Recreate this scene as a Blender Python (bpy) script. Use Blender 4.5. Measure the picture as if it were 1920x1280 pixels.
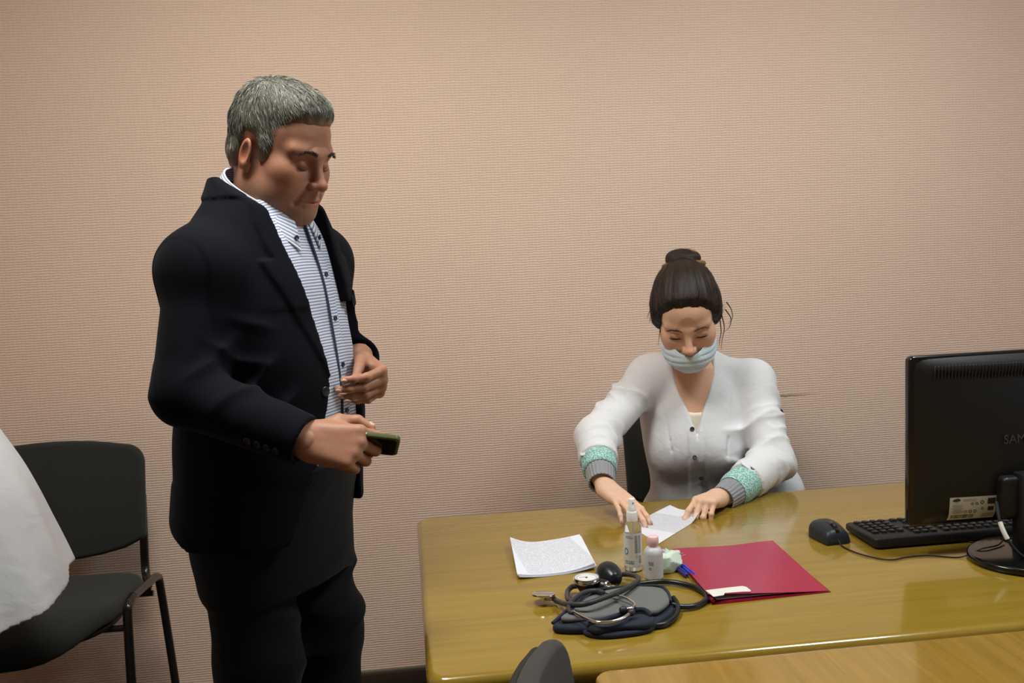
import bpy, bmesh, math, random
import numpy as np
from mathutils import Vector, Matrix, Euler

# ------------------------------------------------------------------ scene, camera, light, exposure
for _o in list(bpy.data.objects):
    bpy.data.objects.remove(_o, do_unlink=True)
SC = bpy.context.scene
COL = SC.collection
random.seed(7); np.random.seed(7)

FPX = 1771.9                                   # focal length in pixels of a 1920 px wide frame
YAW, PITCH, ROLL, CAM_H = 0.11397584, 0.10673573, -0.04289045, 1.45
def cam_basis():
    f = np.array([math.sin(YAW) * math.cos(PITCH), math.cos(YAW) * math.cos(PITCH), -math.sin(PITCH)])
    r = np.array([math.cos(YAW), -math.sin(YAW), 0.0]); u = np.cross(r, f)
    c, s = math.cos(ROLL), math.sin(ROLL)
    return c * r + s * u, -s * r + c * u, f
CR, CU, CF = cam_basis()
cam_d = bpy.data.cameras.new('camera'); cam = bpy.data.objects.new('camera', cam_d); COL.objects.link(cam)
cam_d.sensor_width = 36.0; cam_d.lens = FPX / 1920.0 * 36.0; cam_d.clip_start = 0.05
mw = Matrix.Identity(4)
for i in range(3):
    mw[i][0], mw[i][1], mw[i][2] = CR[i], CU[i], -CF[i]
mw[2][3] = CAM_H
cam.matrix_world = mw
SC.camera = cam

w = bpy.data.worlds.new('world'); SC.world = w; w.use_nodes = True
w.node_tree.nodes['Background'].inputs[0].default_value = (0.75, 0.85, 1.0, 1)
w.node_tree.nodes['Background'].inputs[1].default_value = 0.6
SC.view_settings.view_transform = 'Standard'; SC.view_settings.look = 'None'
SC.view_settings.gamma = 1.0; SC.view_settings.use_curve_mapping = False
SC.view_settings.exposure = 0.0
LAMP_W = 28.0          # watts of a ceiling lamp
WINDOW_W = 13.0        # daylight through the window in the right wall

def pix_z(px, py, z):
    d = CR * ((px - 960) / FPX) - CU * ((py - 640) / FPX) + CF
    t = (z - CAM_H) / d[2]
    return Vector((d[0] * t, d[1] * t, z))
def pix_y(px, py, y):
    d = CR * ((px - 960) / FPX) - CU * ((py - 640) / FPX) + CF
    t = y / d[1]
    return Vector((d[0] * t, y, CAM_H + d[2] * t))

# ------------------------------------------------------------------ materials
def lin(c):
    return tuple((v / 255 / 12.92 if v / 255 <= 0.04045 else ((v / 255 + 0.055) / 1.055) ** 2.4) for v in c)
def new_mat(name):
    m = bpy.data.materials.new(name); m.use_nodes = True
    nt = m.node_tree; b = nt.nodes['Principled BSDF']
    return m, nt, b
def N(nt, t, **kw):
    n = nt.nodes.new(t)
    for k, v in kw.items():
        if k == 'inp':
            for a, b in v.items(): n.inputs[a].default_value = b
        else: setattr(n, k, v)
    return n
def plain(name, rgb, rough=0.5, metal=0.0, spec=0.5, noise=0.0, nscale=40.0, bump=0.0, bscale=200.0, sheen=0.0, coat=0.0, trans=0.0, alpha=1.0, sss=0.0, ior=1.45):
    m, nt, b = new_mat(name)
    col = lin(rgb)
    b.inputs['Base Color'].default_value = (*col, 1)
    b.inputs['Roughness'].default_value = rough; b.inputs['Metallic'].default_value = metal
    b.inputs['Specular IOR Level'].default_value = spec
    b.inputs['Coat Weight'].default_value = coat; b.inputs['Coat Roughness'].default_value = 0.1
    b.inputs['Transmission Weight'].default_value = trans; b.inputs['Alpha'].default_value = alpha
    b.inputs['IOR'].default_value = ior
    if sheen: b.inputs['Sheen Weight'].default_value = sheen
    if sss:
        b.inputs['Subsurface Weight'].default_value = sss; b.inputs['Subsurface Radius'].default_value = (0.012, 0.004, 0.002)
        b.inputs['Subsurface Scale'].default_value = 0.5
    tc = N(nt, 'ShaderNodeTexCoord')
    n1 = N(nt, 'ShaderNodeTexNoise', inp={'Scale': nscale, 'Detail': 4.0})
    nt.links.new(tc.outputs['Object'], n1.inputs['Vector'])
    mx = N(nt, 'ShaderNodeMix', data_type='RGBA')
    k = max(noise, 0.02)
    mx.inputs['A'].default_value = (*[max(0, v * (1 - k)) for v in col], 1)
    mx.inputs['B'].default_value = (*[min(1, v * (1 + k)) for v in col], 1)
    nt.links.new(n1.outputs['Fac'], mx.inputs['Factor']); nt.links.new(mx.outputs['Result'], b.inputs['Base Color'])
    if bump:
        n2 = N(nt, 'ShaderNodeTexNoise', inp={'Scale': bscale, 'Detail': 3.0})
        nt.links.new(tc.outputs['Object'], n2.inputs['Vector'])
        bp = N(nt, 'ShaderNodeBump', inp={'Strength': bump, 'Distance': 0.002})
        nt.links.new(n2.outputs['Fac'], bp.inputs['Height']); nt.links.new(bp.outputs['Normal'], b.inputs['Normal'])
    return m
def math_n(nt, op, a, b=None):
    n = N(nt, 'ShaderNodeMath', operation=op)
    for i, v in enumerate((a, b)):
        if v is None: continue
        if isinstance(v, (int, float)): n.inputs[i].default_value = v
        else: nt.links.new(v, n.inputs[i])
    return n.outputs[0]

def mat_wallpaper():
    m, nt, b = new_mat('peach_woven_wallpaper')
    tc = N(nt, 'ShaderNodeTexCoord'); sp = N(nt, 'ShaderNodeSeparateXYZ')
    nz = N(nt, 'ShaderNodeTexNoise', inp={'Scale': 55.0, 'Detail': 2.0})
    nt.links.new(tc.outputs['Object'], nz.inputs['Vector'])
    nt.links.new(tc.outputs['Object'], sp.inputs[0])
    wob = math_n(nt, 'MULTIPLY', nz.outputs['Fac'], 0.006)
    z = math_n(nt, 'ADD', sp.outputs['Z'], wob)
    x = math_n(nt, 'ADD', math_n(nt, 'ADD', sp.outputs['X'], sp.outputs['Y']), math_n(nt, 'MULTIPLY', nz.outputs['Fac'], 0.012))
    rows = math_n(nt, 'SINE', math_n(nt, 'MULTIPLY', z, 2 * math.pi / 0.0078))
    cols = math_n(nt, 'SINE', math_n(nt, 'MULTIPLY', x, 2 * math.pi / 0.0125))
    h = math_n(nt, 'ADD', rows, math_n(nt, 'MULTIPLY', cols, 0.3))
    bp = N(nt, 'ShaderNodeBump', inp={'Strength': 0.34, 'Distance': 0.0012})
    nt.links.new(h, bp.inputs['Height']); nt.links.new(bp.outputs['Normal'], b.inputs['Normal'])
    c1, c2 = lin((226, 196, 176)), lin((234, 206, 187))
    mx = N(nt, 'ShaderNodeMix', data_type='RGBA')
    mx.inputs['A'].default_value = (*c1, 1); mx.inputs['B'].default_value = (*c2, 1)
    big = N(nt, 'ShaderNodeTexNoise', inp={'Scale': 1.3, 'Detail': 3.0}); nt.links.new(tc.outputs['Object'], big.inputs['Vector'])
    hv = math_n(nt, 'ADD', math_n(nt, 'MULTIPLY', h, 0.10), big.outputs['Fac'])
    nt.links.new(hv, mx.inputs['Factor'])
    # dull brown scuff where a chair rubbed the wall (x 1.22..1.40 m, z 0.888 m)
    s1 = math_n(nt, 'LESS_THAN', math_n(nt, 'ABSOLUTE', math_n(nt, 'SUBTRACT', z, 0.8905)), 0.0042)
    s2 = N(nt, 'ShaderNodeMapRange', inp={'From Min': 1.26, 'From Max': 1.40, 'To Min': 0.85, 'To Max': 0.0})
    nt.links.new(sp.outputs['X'], s2.inputs['Value'])
    s3 = math_n(nt, 'GREATER_THAN', sp.outputs['X'], 1.10)
    st = math_n(nt, 'MULTIPLY', math_n(nt, 'MULTIPLY', s1, s2.outputs[0]), s3)
    mx2 = N(nt, 'ShaderNodeMix', data_type='RGBA'); mx2.inputs['B'].default_value = (*lin((150, 128, 98)), 1)
    nt.links.new(mx.outputs['Result'], mx2.inputs['A']); nt.links.new(st, mx2.inputs['Factor'])
    nt.links.new(mx2.outputs['Result'], b.inputs['Base Color'])
    b.inputs['Roughness'].default_value = 0.75; b.inputs['Specular IOR Level'].default_value = 0.25
    return m
def mat_wood(name, c_dark, c_light, axis='X', scale=1.0, rough=0.16, coat=0.35):
    m, nt, b = new_mat(name)
    tc = N(nt, 'ShaderNodeTexCoord'); mp = N(nt, 'ShaderNodeMapping')
    sc = {'X': (1.2, 26, 26), 'Y': (26, 1.2, 26), 'Z': (26, 26, 1.2)}[axis]
    mp.inputs['Scale'].default_value = [s * scale for s in sc]
    nt.links.new(tc.outputs['Object'], mp.inputs['Vector'])
    n1 = N(nt, 'ShaderNodeTexNoise', inp={'Scale': 1.6, 'Detail': 7.0, 'Roughness': 0.62, 'Distortion': 0.35})
    nt.links.new(mp.outputs['Vector'], n1.inputs['Vector'])
    mp2 = N(nt, 'ShaderNodeMapping'); mp2.inputs['Scale'].default_value = [s * 4 * scale for s in sc]
    nt.links.new(tc.outputs['Object'], mp2.inputs['Vector'])
    n2 = N(nt, 'ShaderNodeTexNoise', inp={'Scale': 2.2, 'Detail': 3.0}); nt.links.new(mp2.outputs['Vector'], n2.inputs['Vector'])
    f = math_n(nt, 'ADD', math_n(nt, 'MULTIPLY', n1.outputs['Fac'], 0.75), math_n(nt, 'MULTIPLY', n2.outputs['Fac'], 0.25))
    cr = N(nt, 'ShaderNodeValToRGB')
    cr.color_ramp.elements[0].position = 0.33; cr.color_ramp.elements[0].color = (*lin(c_dark), 1)
    cr.color_ramp.elements[1].position = 0.66; cr.color_ramp.elements[1].color = (*lin(c_light), 1)
    nt.links.new(f, cr.inputs['Fac']); nt.links.new(cr.outputs['Color'], b.inputs['Base Color'])
    b.inputs['Roughness'].default_value = rough; b.inputs['Specular IOR Level'].default_value = 0.5
    b.inputs['Coat Weight'].default_value = coat; b.inputs['Coat Roughness'].default_value = 0.07
    bp = N(nt, 'ShaderNodeBump', inp={'Strength': 0.05, 'Distance': 0.001})
    nt.links.new(n2.outputs['Fac'], bp.inputs['Height']); nt.links.new(bp.outputs['Normal'], b.inputs['Normal'])
    return m
def mat_fabric(name, rgb, scale=900.0, bump=0.35, rough=0.85, sheen=0.15, noise=0.18, spec=0.2, crease=0.0):
    m, nt, b = new_mat(name)
    tc = N(nt, 'ShaderNodeTexCoord')
    v = N(nt, 'ShaderNodeTexNoise', inp={'Scale': scale, 'Detail': 2.0}); nt.links.new(tc.outputs['Object'], v.inputs['Vector'])
    col = lin(rgb)
    mx = N(nt, 'ShaderNodeMix', data_type='RGBA')
    mx.inputs['A'].default_value = (*[c * (1 - noise) for c in col], 1); mx.inputs['B'].default_value = (*[min(1, c * (1 + noise)) for c in col], 1)
    nt.links.new(v.outputs['Fac'], mx.inputs['Factor']); nt.links.new(mx.outputs['Result'], b.inputs['Base Color'])
    h = v.outputs['Fac']
    bp = N(nt, 'ShaderNodeBump', inp={'Strength': bump, 'Distance': 0.0006}); nt.links.new(h, bp.inputs['Height'])
    out = bp.outputs['Normal']
    if crease:
        n3 = N(nt, 'ShaderNodeTexNoise', inp={'Scale': 14.0, 'Detail': 3.0, 'Distortion': 0.6}); nt.links.new(tc.outputs['Object'], n3.inputs['Vector'])
        b2 = N(nt, 'ShaderNodeBump', inp={'Strength': crease, 'Distance': 0.012}); nt.links.new(n3.outputs['Fac'], b2.inputs['Height'])
        nt.links.new(out, b2.inputs['Normal']); out = b2.outputs['Normal']
    nt.links.new(out, b.inputs['Normal'])
    b.inputs['Roughness'].default_value = rough; b.inputs['Specular IOR Level'].default_value = spec
    b.inputs['Sheen Weight'].default_value = sheen; b.inputs['Sheen Roughness'].default_value = 0.5
    return m
def mat_attr(name, attr='Col', rough=0.5, sss=0.0, spec=0.4, bump=0.0, bscale=300.0):
    """colour stored per vertex: the thing's own pigments (skin, lips, nails)"""
    m, nt, b = new_mat(name)
    a = N(nt, 'ShaderNodeAttribute', attribute_name=attr)
    tc = N(nt, 'ShaderNodeTexCoord'); nz = N(nt, 'ShaderNodeTexNoise', inp={'Scale': 90.0, 'Detail': 4.0}); nt.links.new(tc.outputs['Object'], nz.inputs['Vector'])
    hv = N(nt, 'ShaderNodeHueSaturation'); nt.links.new(a.outputs['Color'], hv.inputs['Color'])
    mr = N(nt, 'ShaderNodeMapRange', inp={'To Min': 0.9, 'To Max': 1.1}); nt.links.new(nz.outputs['Fac'], mr.inputs['Value']); nt.links.new(mr.outputs[0], hv.inputs['Value'])
    nt.links.new(hv.outputs['Color'], b.inputs['Base Color'])
    b.inputs['Roughness'].default_value = rough; b.inputs['Specular IOR Level'].default_value = spec
    if sss:
        b.inputs['Subsurface Weight'].default_value = sss; b.inputs['Subsurface Radius'].default_value = (0.010, 0.004, 0.002); b.inputs['Subsurface Scale'].default_value = 0.6
    if bump:
        n2 = N(nt, 'ShaderNodeTexNoise', inp={'Scale': bscale, 'Detail': 4.0}); nt.links.new(tc.outputs['Object'], n2.inputs['Vector'])
        bp = N(nt, 'ShaderNodeBump', inp={'Strength': bump, 'Distance': 0.0015}); nt.links.new(n2.outputs['Fac'], bp.inputs['Height']); nt.links.new(bp.outputs['Normal'], b.inputs['Normal'])
    return m

# ------------------------------------------------------------------ object helpers
def tag(o, label=None, cat=None, group=None, kind=None):
    if label: o['label'] = label
    if cat: o['category'] = cat
    if group: o['group'] = group
    if kind: o['kind'] = kind
    return o
def empty(name, loc=(0, 0, 0), rz=0.0, rot=None):
    o = bpy.data.objects.new(name, None); COL.objects.link(o); o.location = loc
    o.rotation_euler = rot if rot else (0, 0, rz); o.empty_display_size = 0.05
    return o
def link_mesh(name, me, mat, parent=None, smooth=True):
    o = bpy.data.objects.new(name, me); COL.objects.link(o)
    if mat is not None and not me.materials: me.materials.append(mat)
    if parent is not None: o.parent = parent
    if smooth:
        me.polygons.foreach_set('use_smooth', [True] * len(me.polygons))
    return o
def auto_smooth(me, ang=40):
    me.polygons.foreach_set('use_smooth', [True] * len(me.polygons))
    try: me.set_sharp_from_angle(angle=math.radians(ang))
    except Exception: pass
def from_bm(name, bm, mat, parent=None, ang=40):
    bmesh.ops.recalc_face_normals(bm, faces=bm.faces)
    me = bpy.data.meshes.new(name); bm.to_mesh(me); bm.free()
    auto_smooth(me, ang)
    return link_mesh(name, me, mat, parent, smooth=False)
def bm_box(bm, c, s, bevel=0.0, seg=2, rot=None):
    r = bmesh.ops.create_cube(bm, size=1.0)
    vs = r['verts']
    bmesh.ops.scale(bm, vec=Vector(s), verts=vs)
    if bevel:
        es = list({e for v in vs for e in v.link_edges})
        rb = bmesh.ops.bevel(bm, geom=es, offset=bevel, segments=seg, profile=0.6, affect='EDGES')
        vs = list({v for f in rb['faces'] for v in f.verts} | {v for v in vs if v.is_valid})
    if rot is not None: bmesh.ops.rotate(bm, cent=(0, 0, 0), matrix=rot, verts=vs)
    bmesh.ops.translate(bm, vec=Vector(c), verts=vs)
    return vs
def box(name, c, s, mat, parent=None, bevel=0.003, seg=2, rot=None):
    bm = bmesh.new(); bm_box(bm, c, s, bevel, seg, rot)
    return from_bm(name, bm, mat, parent)
def lathe(name, prof, mat, parent=None, n=40, loc=(0, 0, 0), axis=None, ang=35):
    """prof: list of (r, z) turned round z, closed at the ends"""
    bm = bmesh.new(); rings = []
    for r, z in prof:
        if r < 1e-6: rings.append([bm.verts.new((0, 0, z))])
        else: rings.append([bm.verts.new((r * math.cos(2 * math.pi * i / n), r * math.sin(2 * math.pi * i / n), z)) for i in range(n)])
    for a, b in zip(rings[:-1], rings[1:]):
        for i in range(n):
            j = (i + 1) % n
            if len(a) == 1 and len(b) == 1: continue
            if len(a) == 1: bm.faces.new((a[0], b[j], b[i]))
            elif len(b) == 1: bm.faces.new((a[i], a[j], b[0]))
            else: bm.faces.new((a[i], a[j], b[j], b[i]))
    for ring in (rings[0], rings[-1]):
        if len(ring) > 1: bm.faces.new(ring)
    if axis is not None:
        q = Vector((0, 0, 1)).rotation_difference(Vector(axis)).to_matrix()
        bmesh.ops.rotate(bm, cent=(0, 0, 0), matrix=q, verts=bm.verts)
    bmesh.ops.translate(bm, vec=Vector(loc), verts=bm.verts)
    return from_bm(name, bm, mat, parent, ang)
def catmull(pts, per=8, closed=False):
    P = [Vector(p) for p in pts]; out = []; n = len(P)
    rng = range(n if closed else n - 1)
    for i in rng:
        p0 = P[(i - 1) % n] if closed or i > 0 else P[0] * 2 - P[1]
        p1 = P[i]; p2 = P[(i + 1) % n]
        p3 = P[(i + 2) % n] if closed or i + 2 < n else P[-1] * 2 - P[-2]
        for k in range(per):
            t = k / per
            out.append(0.5 * ((2 * p1) + (p2 - p0) * t + (2 * p0 - 5 * p1 + 4 * p2 - p3) * t * t + (3 * p1 - p0 - 3 * p2 + p3) * t ** 3))
    if not closed: out.append(P[-1].copy())
    return out
def bm_tube(bm, pts, r, n=10, closed=False):
    pts = [Vector(p) for p in pts]; m = len(pts)
    rad = r if isinstance(r, (list, tuple)) else [r] * m
    up = Vector((0, 0, 1)); rings = []; prev = None
    for i, p in enumerate(pts):
        a = pts[(i - 1) % m] if closed or i > 0 else p
        b = pts[(i + 1) % m] if closed or i < m - 1 else p
        t = (b - a).normalized()
        if prev is None:
            ref = up if abs(t.dot(up)) < 0.9 else Vector((1, 0, 0))
            u = t.cross(ref).normalized()
        else:
            u = (prev - t * prev.dot(t)).normalized()
        prev = u; v = t.cross(u)
        rings.append([bm.verts.new(p + (u * math.cos(2 * math.pi * k / n) + v * math.sin(2 * math.pi * k / n)) * rad[i]) for k in range(n)])
    pairs = list(zip(rings[:-1], rings[1:])) + ([(rings[-1], rings[0])] if closed else [])
    for a, b in pairs:
        for k in range(n):
            j = (k + 1) % n; bm.faces.new((a[k], a[j], b[j], b[k]))
    if not closed:
        bm.faces.new(rings[0][::-1]); bm.faces.new(rings[-1])
def tube(name, pts, r, mat, parent=None, n=10, per=8, smooth=True, closed=False):
    bm = bmesh.new()
    if isinstance(r, (list, tuple)) and smooth and per > 1:
        rr = catmull([(x, 0, 0) for x in r], per, closed); r = [max(1e-5, v.x) for v in rr]
    bm_tube(bm, catmull(pts, per, closed) if smooth else pts, r, n, closed)
    return from_bm(name, bm, mat, parent, 50)
def rounded_rect(w, d, r, seg=6, r4=None):
    rs = r4 or [r] * 4
    pts = []
    for (sx, sy, a0), rr in zip(((1, 1, 0), (-1, 1, 90), (-1, -1, 180), (1, -1, 270)), rs):
        cx, cy = sx * (w / 2 - rr), sy * (d / 2 - rr)
        for k in range(seg + 1):
            a = math.radians(a0 + 90 * k / seg); pts.append((cx + rr * math.cos(a), cy + rr * math.sin(a)))
    return pts
def bm_slab(bm, outline, z0, z1, bev=0.0, seg=4, bottom_bev=True):
    """solid from a 2-D outline with a rounded rim; the rim rings shrink towards the middle of the outline"""
    n = len(outline)
    P = [Vector((x, y)) for x, y in outline]
    nr = []
    for i in range(n):
        t = (P[(i + 1) % n] - P[i - 1]).normalized(); nr.append(Vector((t.y, -t.x)))
    prof = []
    if bev:
        if bottom_bev:
            for k in range(seg + 1):
                a = math.pi / 2 * k / seg; prof.append((bev * (1 - math.sin(a)), z0 + bev * (1 - math.cos(a))))
        else: prof.append((0, z0))
        for k in range(seg + 1):
            a = math.pi / 2 * k / seg; prof.append((bev * (1 - math.cos(a)), z1 - bev * (1 - math.sin(a))))
    else: prof = [(0, z0), (0, z1)]
    rings = [[bm.verts.new((p.x - q.x * off, p.y - q.y * off, z)) for p, q in zip(P, nr)] for off, z in prof]
    for a, b in zip(rings[:-1], rings[1:]):
        for i in range(n): bm.faces.new((a[i], a[(i + 1) % n], b[(i + 1) % n], b[i]))
    bm.faces.new(rings[0][::-1]); bm.faces.new(rings[-1])
def slab(name, outline, z0, z1, mat, parent=None, bev=0.0, seg=4, M=None):
    bm = bmesh.new(); bm_slab(bm, outline, z0, z1, bev, seg)
    if M is not None: bmesh.ops.transform(bm, matrix=M, verts=bm.verts)
    return from_bm(name, bm, mat, parent, 35)
def text_mesh(name, txt, size, mat, parent, M, extrude=0.0003, align='CENTER'):
    cu = bpy.data.curves.new(name, 'FONT'); cu.body = txt; cu.size = size; cu.extrude = extrude
    cu.align_x = align; cu.align_y = 'CENTER'; cu.resolution_u = 3
    tmp = bpy.data.objects.new('tmp_text', cu); COL.objects.link(tmp)
    dg = bpy.context.evaluated_depsgraph_get(); dg.update()
    me = bpy.data.meshes.new_from_object(tmp.evaluated_get(dg))
    bpy.data.objects.remove(tmp, do_unlink=True)
    me.name = name; me.transform(M); me.materials.clear()
    return link_mesh(name, me, mat, parent, smooth=False)
def copy_tree(o, parent=None):
    c = o.copy(); COL.objects.link(c)
    if parent is not None: c.parent = parent
    for ch in list(o.children): copy_tree(ch, c)
    return c
def frame_M(origin, x, y, z):
    m = Matrix.Identity(4)
    for i in range(3): m[i][0], m[i][1], m[i][2], m[i][3] = x[i], y[i], z[i], origin[i]
    return m

# ------------------------------------------------------------------ the room
WALL_Y = 3.03; RX0, RX1, RY0, RH = -2.6, 3.7, -3.0, 2.8
M_WALL = mat_wallpaper()
M_CEIL = plain('white_ceiling_paint', (236, 234, 228), 0.9)
M_FLOOR = mat_wood('brown_linoleum', (58, 46, 36), (78, 64, 50), 'X', 0.5, 0.45, 0.0)
M_BASE = plain('dark_brown_plastic', (52, 43, 32), 0.5, noise=0.15)
M_LIP = plain('olive_grey_plastic', (104, 98, 82), 0.5)
def struct(name, c, s, m, bevel=0.0):
    return tag(box(name, c, s, m, None, bevel), kind='structure')
struct('floor', ((RX0 + RX1) / 2, (RY0 + WALL_Y) / 2, -0.05), (RX1 - RX0 + 0.4, WALL_Y - RY0 + 0.4, 0.1), M_FLOOR)
struct('ceiling', ((RX0 + RX1) / 2, (RY0 + WALL_Y) / 2, RH + 0.05), (RX1 - RX0 + 0.4, WALL_Y - RY0 + 0.4, 0.1), M_CEIL)
struct('wall_back', ((RX0 + RX1) / 2, WALL_Y + 0.1, RH / 2), (RX1 - RX0 + 0.4, 0.2, RH), M_WALL)
struct('wall_left', (RX0 - 0.1, (RY0 + WALL_Y) / 2, RH / 2), (0.2, WALL_Y - RY0, RH), M_WALL)
struct('wall_front', ((RX0 + RX1) / 2, RY0 - 0.1, RH / 2), (RX1 - RX0 + 0.4, 0.2, RH), M_WALL)
# right wall with a window opening
wy0, wy1, wz0, wz1 = -1.2, 1.2, 0.9, 2.3
bm = bmesh.new()
bm_box(bm, (RX1 + 0.1, (RY0 + wy0) / 2, RH / 2), (0.2, wy0 - RY0, RH))
bm_box(bm, (RX1 + 0.1, (WALL_Y + wy1) / 2, RH / 2), (0.2, WALL_Y - wy1, RH))
bm_box(bm, (RX1 + 0.1, 0, wz0 / 2), (0.2, wy1 - wy0, wz0))
bm_box(bm, (RX1 + 0.1, 0, (wz1 + RH) / 2), (0.2, wy1 - wy0, RH - wz1))
tag(from_bm('wall_right', bm, M_WALL), kind='structure')
win = tag(empty('window_1', (RX1 + 0.1, 0, wz0)), kind='structure')
M_PVC = plain('white_window_plastic', (235, 235, 235), 0.35)
bm = bmesh.new()
for yy in (wy0 + 0.03, 0.0, wy1 - 0.03): bm_box(bm, (0, yy, 0.7), (0.07, 0.06, 1.4), 0.004)
for zz in (0.03, 1.37): bm_box(bm, (0, 0, zz), (0.07, wy1 - wy0, 0.06), 0.004)
from_bm('window_frame', bm, M_PVC, win)
box('window_sill', (-0.16, 0, -0.02), (0.3, wy1 - wy0 + 0.1, 0.03), M_PVC, win)
struct('baseboard_back', ((RX0 + RX1) / 2, WALL_Y - 0.009, 0.026), (RX1 - RX0, 0.018, 0.052), M_BASE, 0.004)
struct('trim_1', ((RX0 + RX1) / 2, WALL_Y - 0.006, 0.0565), (RX1 - RX0, 0.012, 0.009), M_LIP, 0.002)
struct('baseboard_left', (RX0 + 0.009, (RY0 + WALL_Y) / 2 - 0.02, 0.026), (0.018, WALL_Y - RY0 - 0.04, 0.052), M_BASE, 0.004)

dl = bpy.data.lights.new('daylight', 'AREA'); dl.shape = 'RECTANGLE'; dl.size = 2.3; dl.size_y = 1.3; dl.energy = WINDOW_W; dl.color = (0.78, 0.88, 1.0)
dlo = bpy.data.objects.new('daylight', dl); COL.objects.link(dlo); dlo.location = (RX1 + 0.3, 0, 1.6); dlo.rotation_euler = (0, math.radians(90), 0)

# ceiling lamps
M_LAMPBODY = plain('white_lamp_metal', (238, 238, 236), 0.4)
def mat_emit(name, col, s):
    m, nt, b = new_mat(name)
    b.inputs['Emission Color'].default_value = (*col, 1); b.inputs['Emission Strength'].default_value = s
    return m
M_DIFF = mat_emit('lamp_diffuser', (0.94, 1.0, 0.97), 6.0)
def ceiling_lamp(x, y, where, watts, col):
    r = empty('ceiling_lamp', (x, y, RH))
    tag(r, 'square white ceiling lamp panel ' + where, 'lamp', 'ceiling lamps')
    box('housing', (0, 0, -0.03), (0.62, 0.62, 0.06), M_LAMPBODY, r, 0.008)
    box('diffuser', (0, 0, -0.062), (0.57, 0.57, 0.01), M_DIFF, r, 0.004, 2)
    l = bpy.data.lights.new('lamp_light', 'AREA'); l.shape = 'SQUARE'; l.size = 0.56; l.energy = watts; l.color = col
    lo = bpy.data.objects.new('lamp_light', l); COL.objects.link(lo); lo.parent = r; lo.location = (0, 0, -0.069)
ceiling_lamp(-0.30, 1.52, 'above the standing man', LAMP_W, (1.0, 0.97, 0.88))
ceiling_lamp(1.45, 1.52, 'above the monitor', LAMP_W * 0.82, (0.90, 1.0, 1.0))
# ------------------------------------------------------------------ furniture
M_DESK = mat_wood('honey_desk_laminate', (134, 108, 36), (152, 124, 44), 'X', 1.0, 0.17, 0.5)
M_DESK_SIDE = mat_wood('honey_desk_panel', (122, 100, 40), (150, 124, 58), 'Z', 1.0, 0.2, 0.4)
M_TABLE = mat_wood('honey_table_laminate', (142, 109, 44), (164, 128, 58), 'Y', 1.0, 0.17, 0.5)
DX0, DX1, DY0, DY1, DZ = 0.006, 1.98, 1.465, 2.388, 0.75
desk = tag(empty('desk', ((DX0 + DX1) / 2, (DY0 + DY1) / 2, 0)), 'long glossy honey-yellow wooden desk carrying the monitor and red folder', 'desk')
dw, dd = DX1 - DX0, DY1 - DY0
slab('desktop', rounded_rect(dw, dd, 0.035, 8), DZ - 0.04, DZ, M_DESK, desk, 0.016, 6)
box('side_panel', (-dw / 2 + 0.045, 0, 0.355), (0.03, dd - 0.10, 0.71), M_DESK_SIDE, desk, 0.002)
box('side_panel', (dw / 2 - 0.045, 0, 0.355), (0.03, dd - 0.10, 0.71), M_DESK_SIDE, desk, 0.002)
box('modesty_panel', (0, -dd / 2 + 0.16, 0.46), (dw - 0.12, 0.02, 0.5), M_DESK_SIDE, desk, 0.002)
TZ = 0.744
table = tag(empty('meeting_table', (0.95, 0.92, 0)), 'honey-brown table with lengthwise grain butted against the front of the desk', 'table')
tw, td = 1.34, 1.06
slab('tabletop', rounded_rect(tw, td, 0.03, 8), TZ - 0.036, TZ, M_TABLE, table, 0.01, 5)
table.location = (0.276 + tw / 2, DY0 - 0.003 - td / 2, 0)
for sx in (-1, 1):
    for sy in (-1, 1):
        box('leg', (sx * (tw / 2 - 0.1), sy * (td / 2 - 0.1), (TZ - 0.036) / 2), (0.06, 0.06, TZ - 0.036), M_DESK_SIDE, table, 0.004)

M_CHAIRFAB = mat_fabric('charcoal_chair_fabric', (44, 45, 43), 700, 0.5, 0.9, 0.1)
M_CHAIRFAB2 = mat_fabric('dark_grey_chair_fabric', (62, 61, 58), 700, 0.5, 0.9, 0.1)
M_CHAIRBACK = plain('black_chair_plastic', (24, 24, 24), 0.55, noise=0.1, bump=0.1)
M_BLACKTUBE = plain('black_lacquered_steel', (20, 20, 20), 0.28, spec=0.5, coat=0.3)
def backrest_outline(wd, ht):
    pts = []
    r = 0.055
    for k in range(9):                       # top right corner
        a = math.radians(0 + 90 * k / 8); pts.append((wd / 2 - r + r * math.cos(a), ht / 2 - r - 0.02 + r * math.sin(a)))
    for t in (0.75, 0.5, 0.25, 0.0, -0.25, -0.5, -0.75):       # gently crowned top
        pts.append((t * (wd / 2 - r), ht / 2 - 0.02 + 0.02 * (1 - t * t)))
    for k in range(9):
        a = math.radians(90 + 90 * k / 8); pts.append((-wd / 2 + r + r * math.cos(a), ht / 2 - r - 0.02 + r * math.sin(a)))
    r2 = 0.02
    for k in range(5):
        a = math.radians(180 + 70 * k / 4); pts.append((-wd / 2 + 0.004 + r2 + r2 * math.cos(a), -ht / 2 + 0.05 + r2 + r2 * math.sin(a)))
    for t in (-0.75, -0.5, -0.25, 0, 0.25, 0.5, 0.75):         # bottom edge hangs lower in the middle
        pts.append((t * wd / 2, -ht / 2 + 0.05 * t * t))
    for k in range(5):
        a = math.radians(290 + 70 * k / 4); pts.append((wd / 2 - 0.004 - r2 + r2 * math.cos(a), -ht / 2 + 0.05 + r2 + r2 * math.sin(a)))
    return pts
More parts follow.
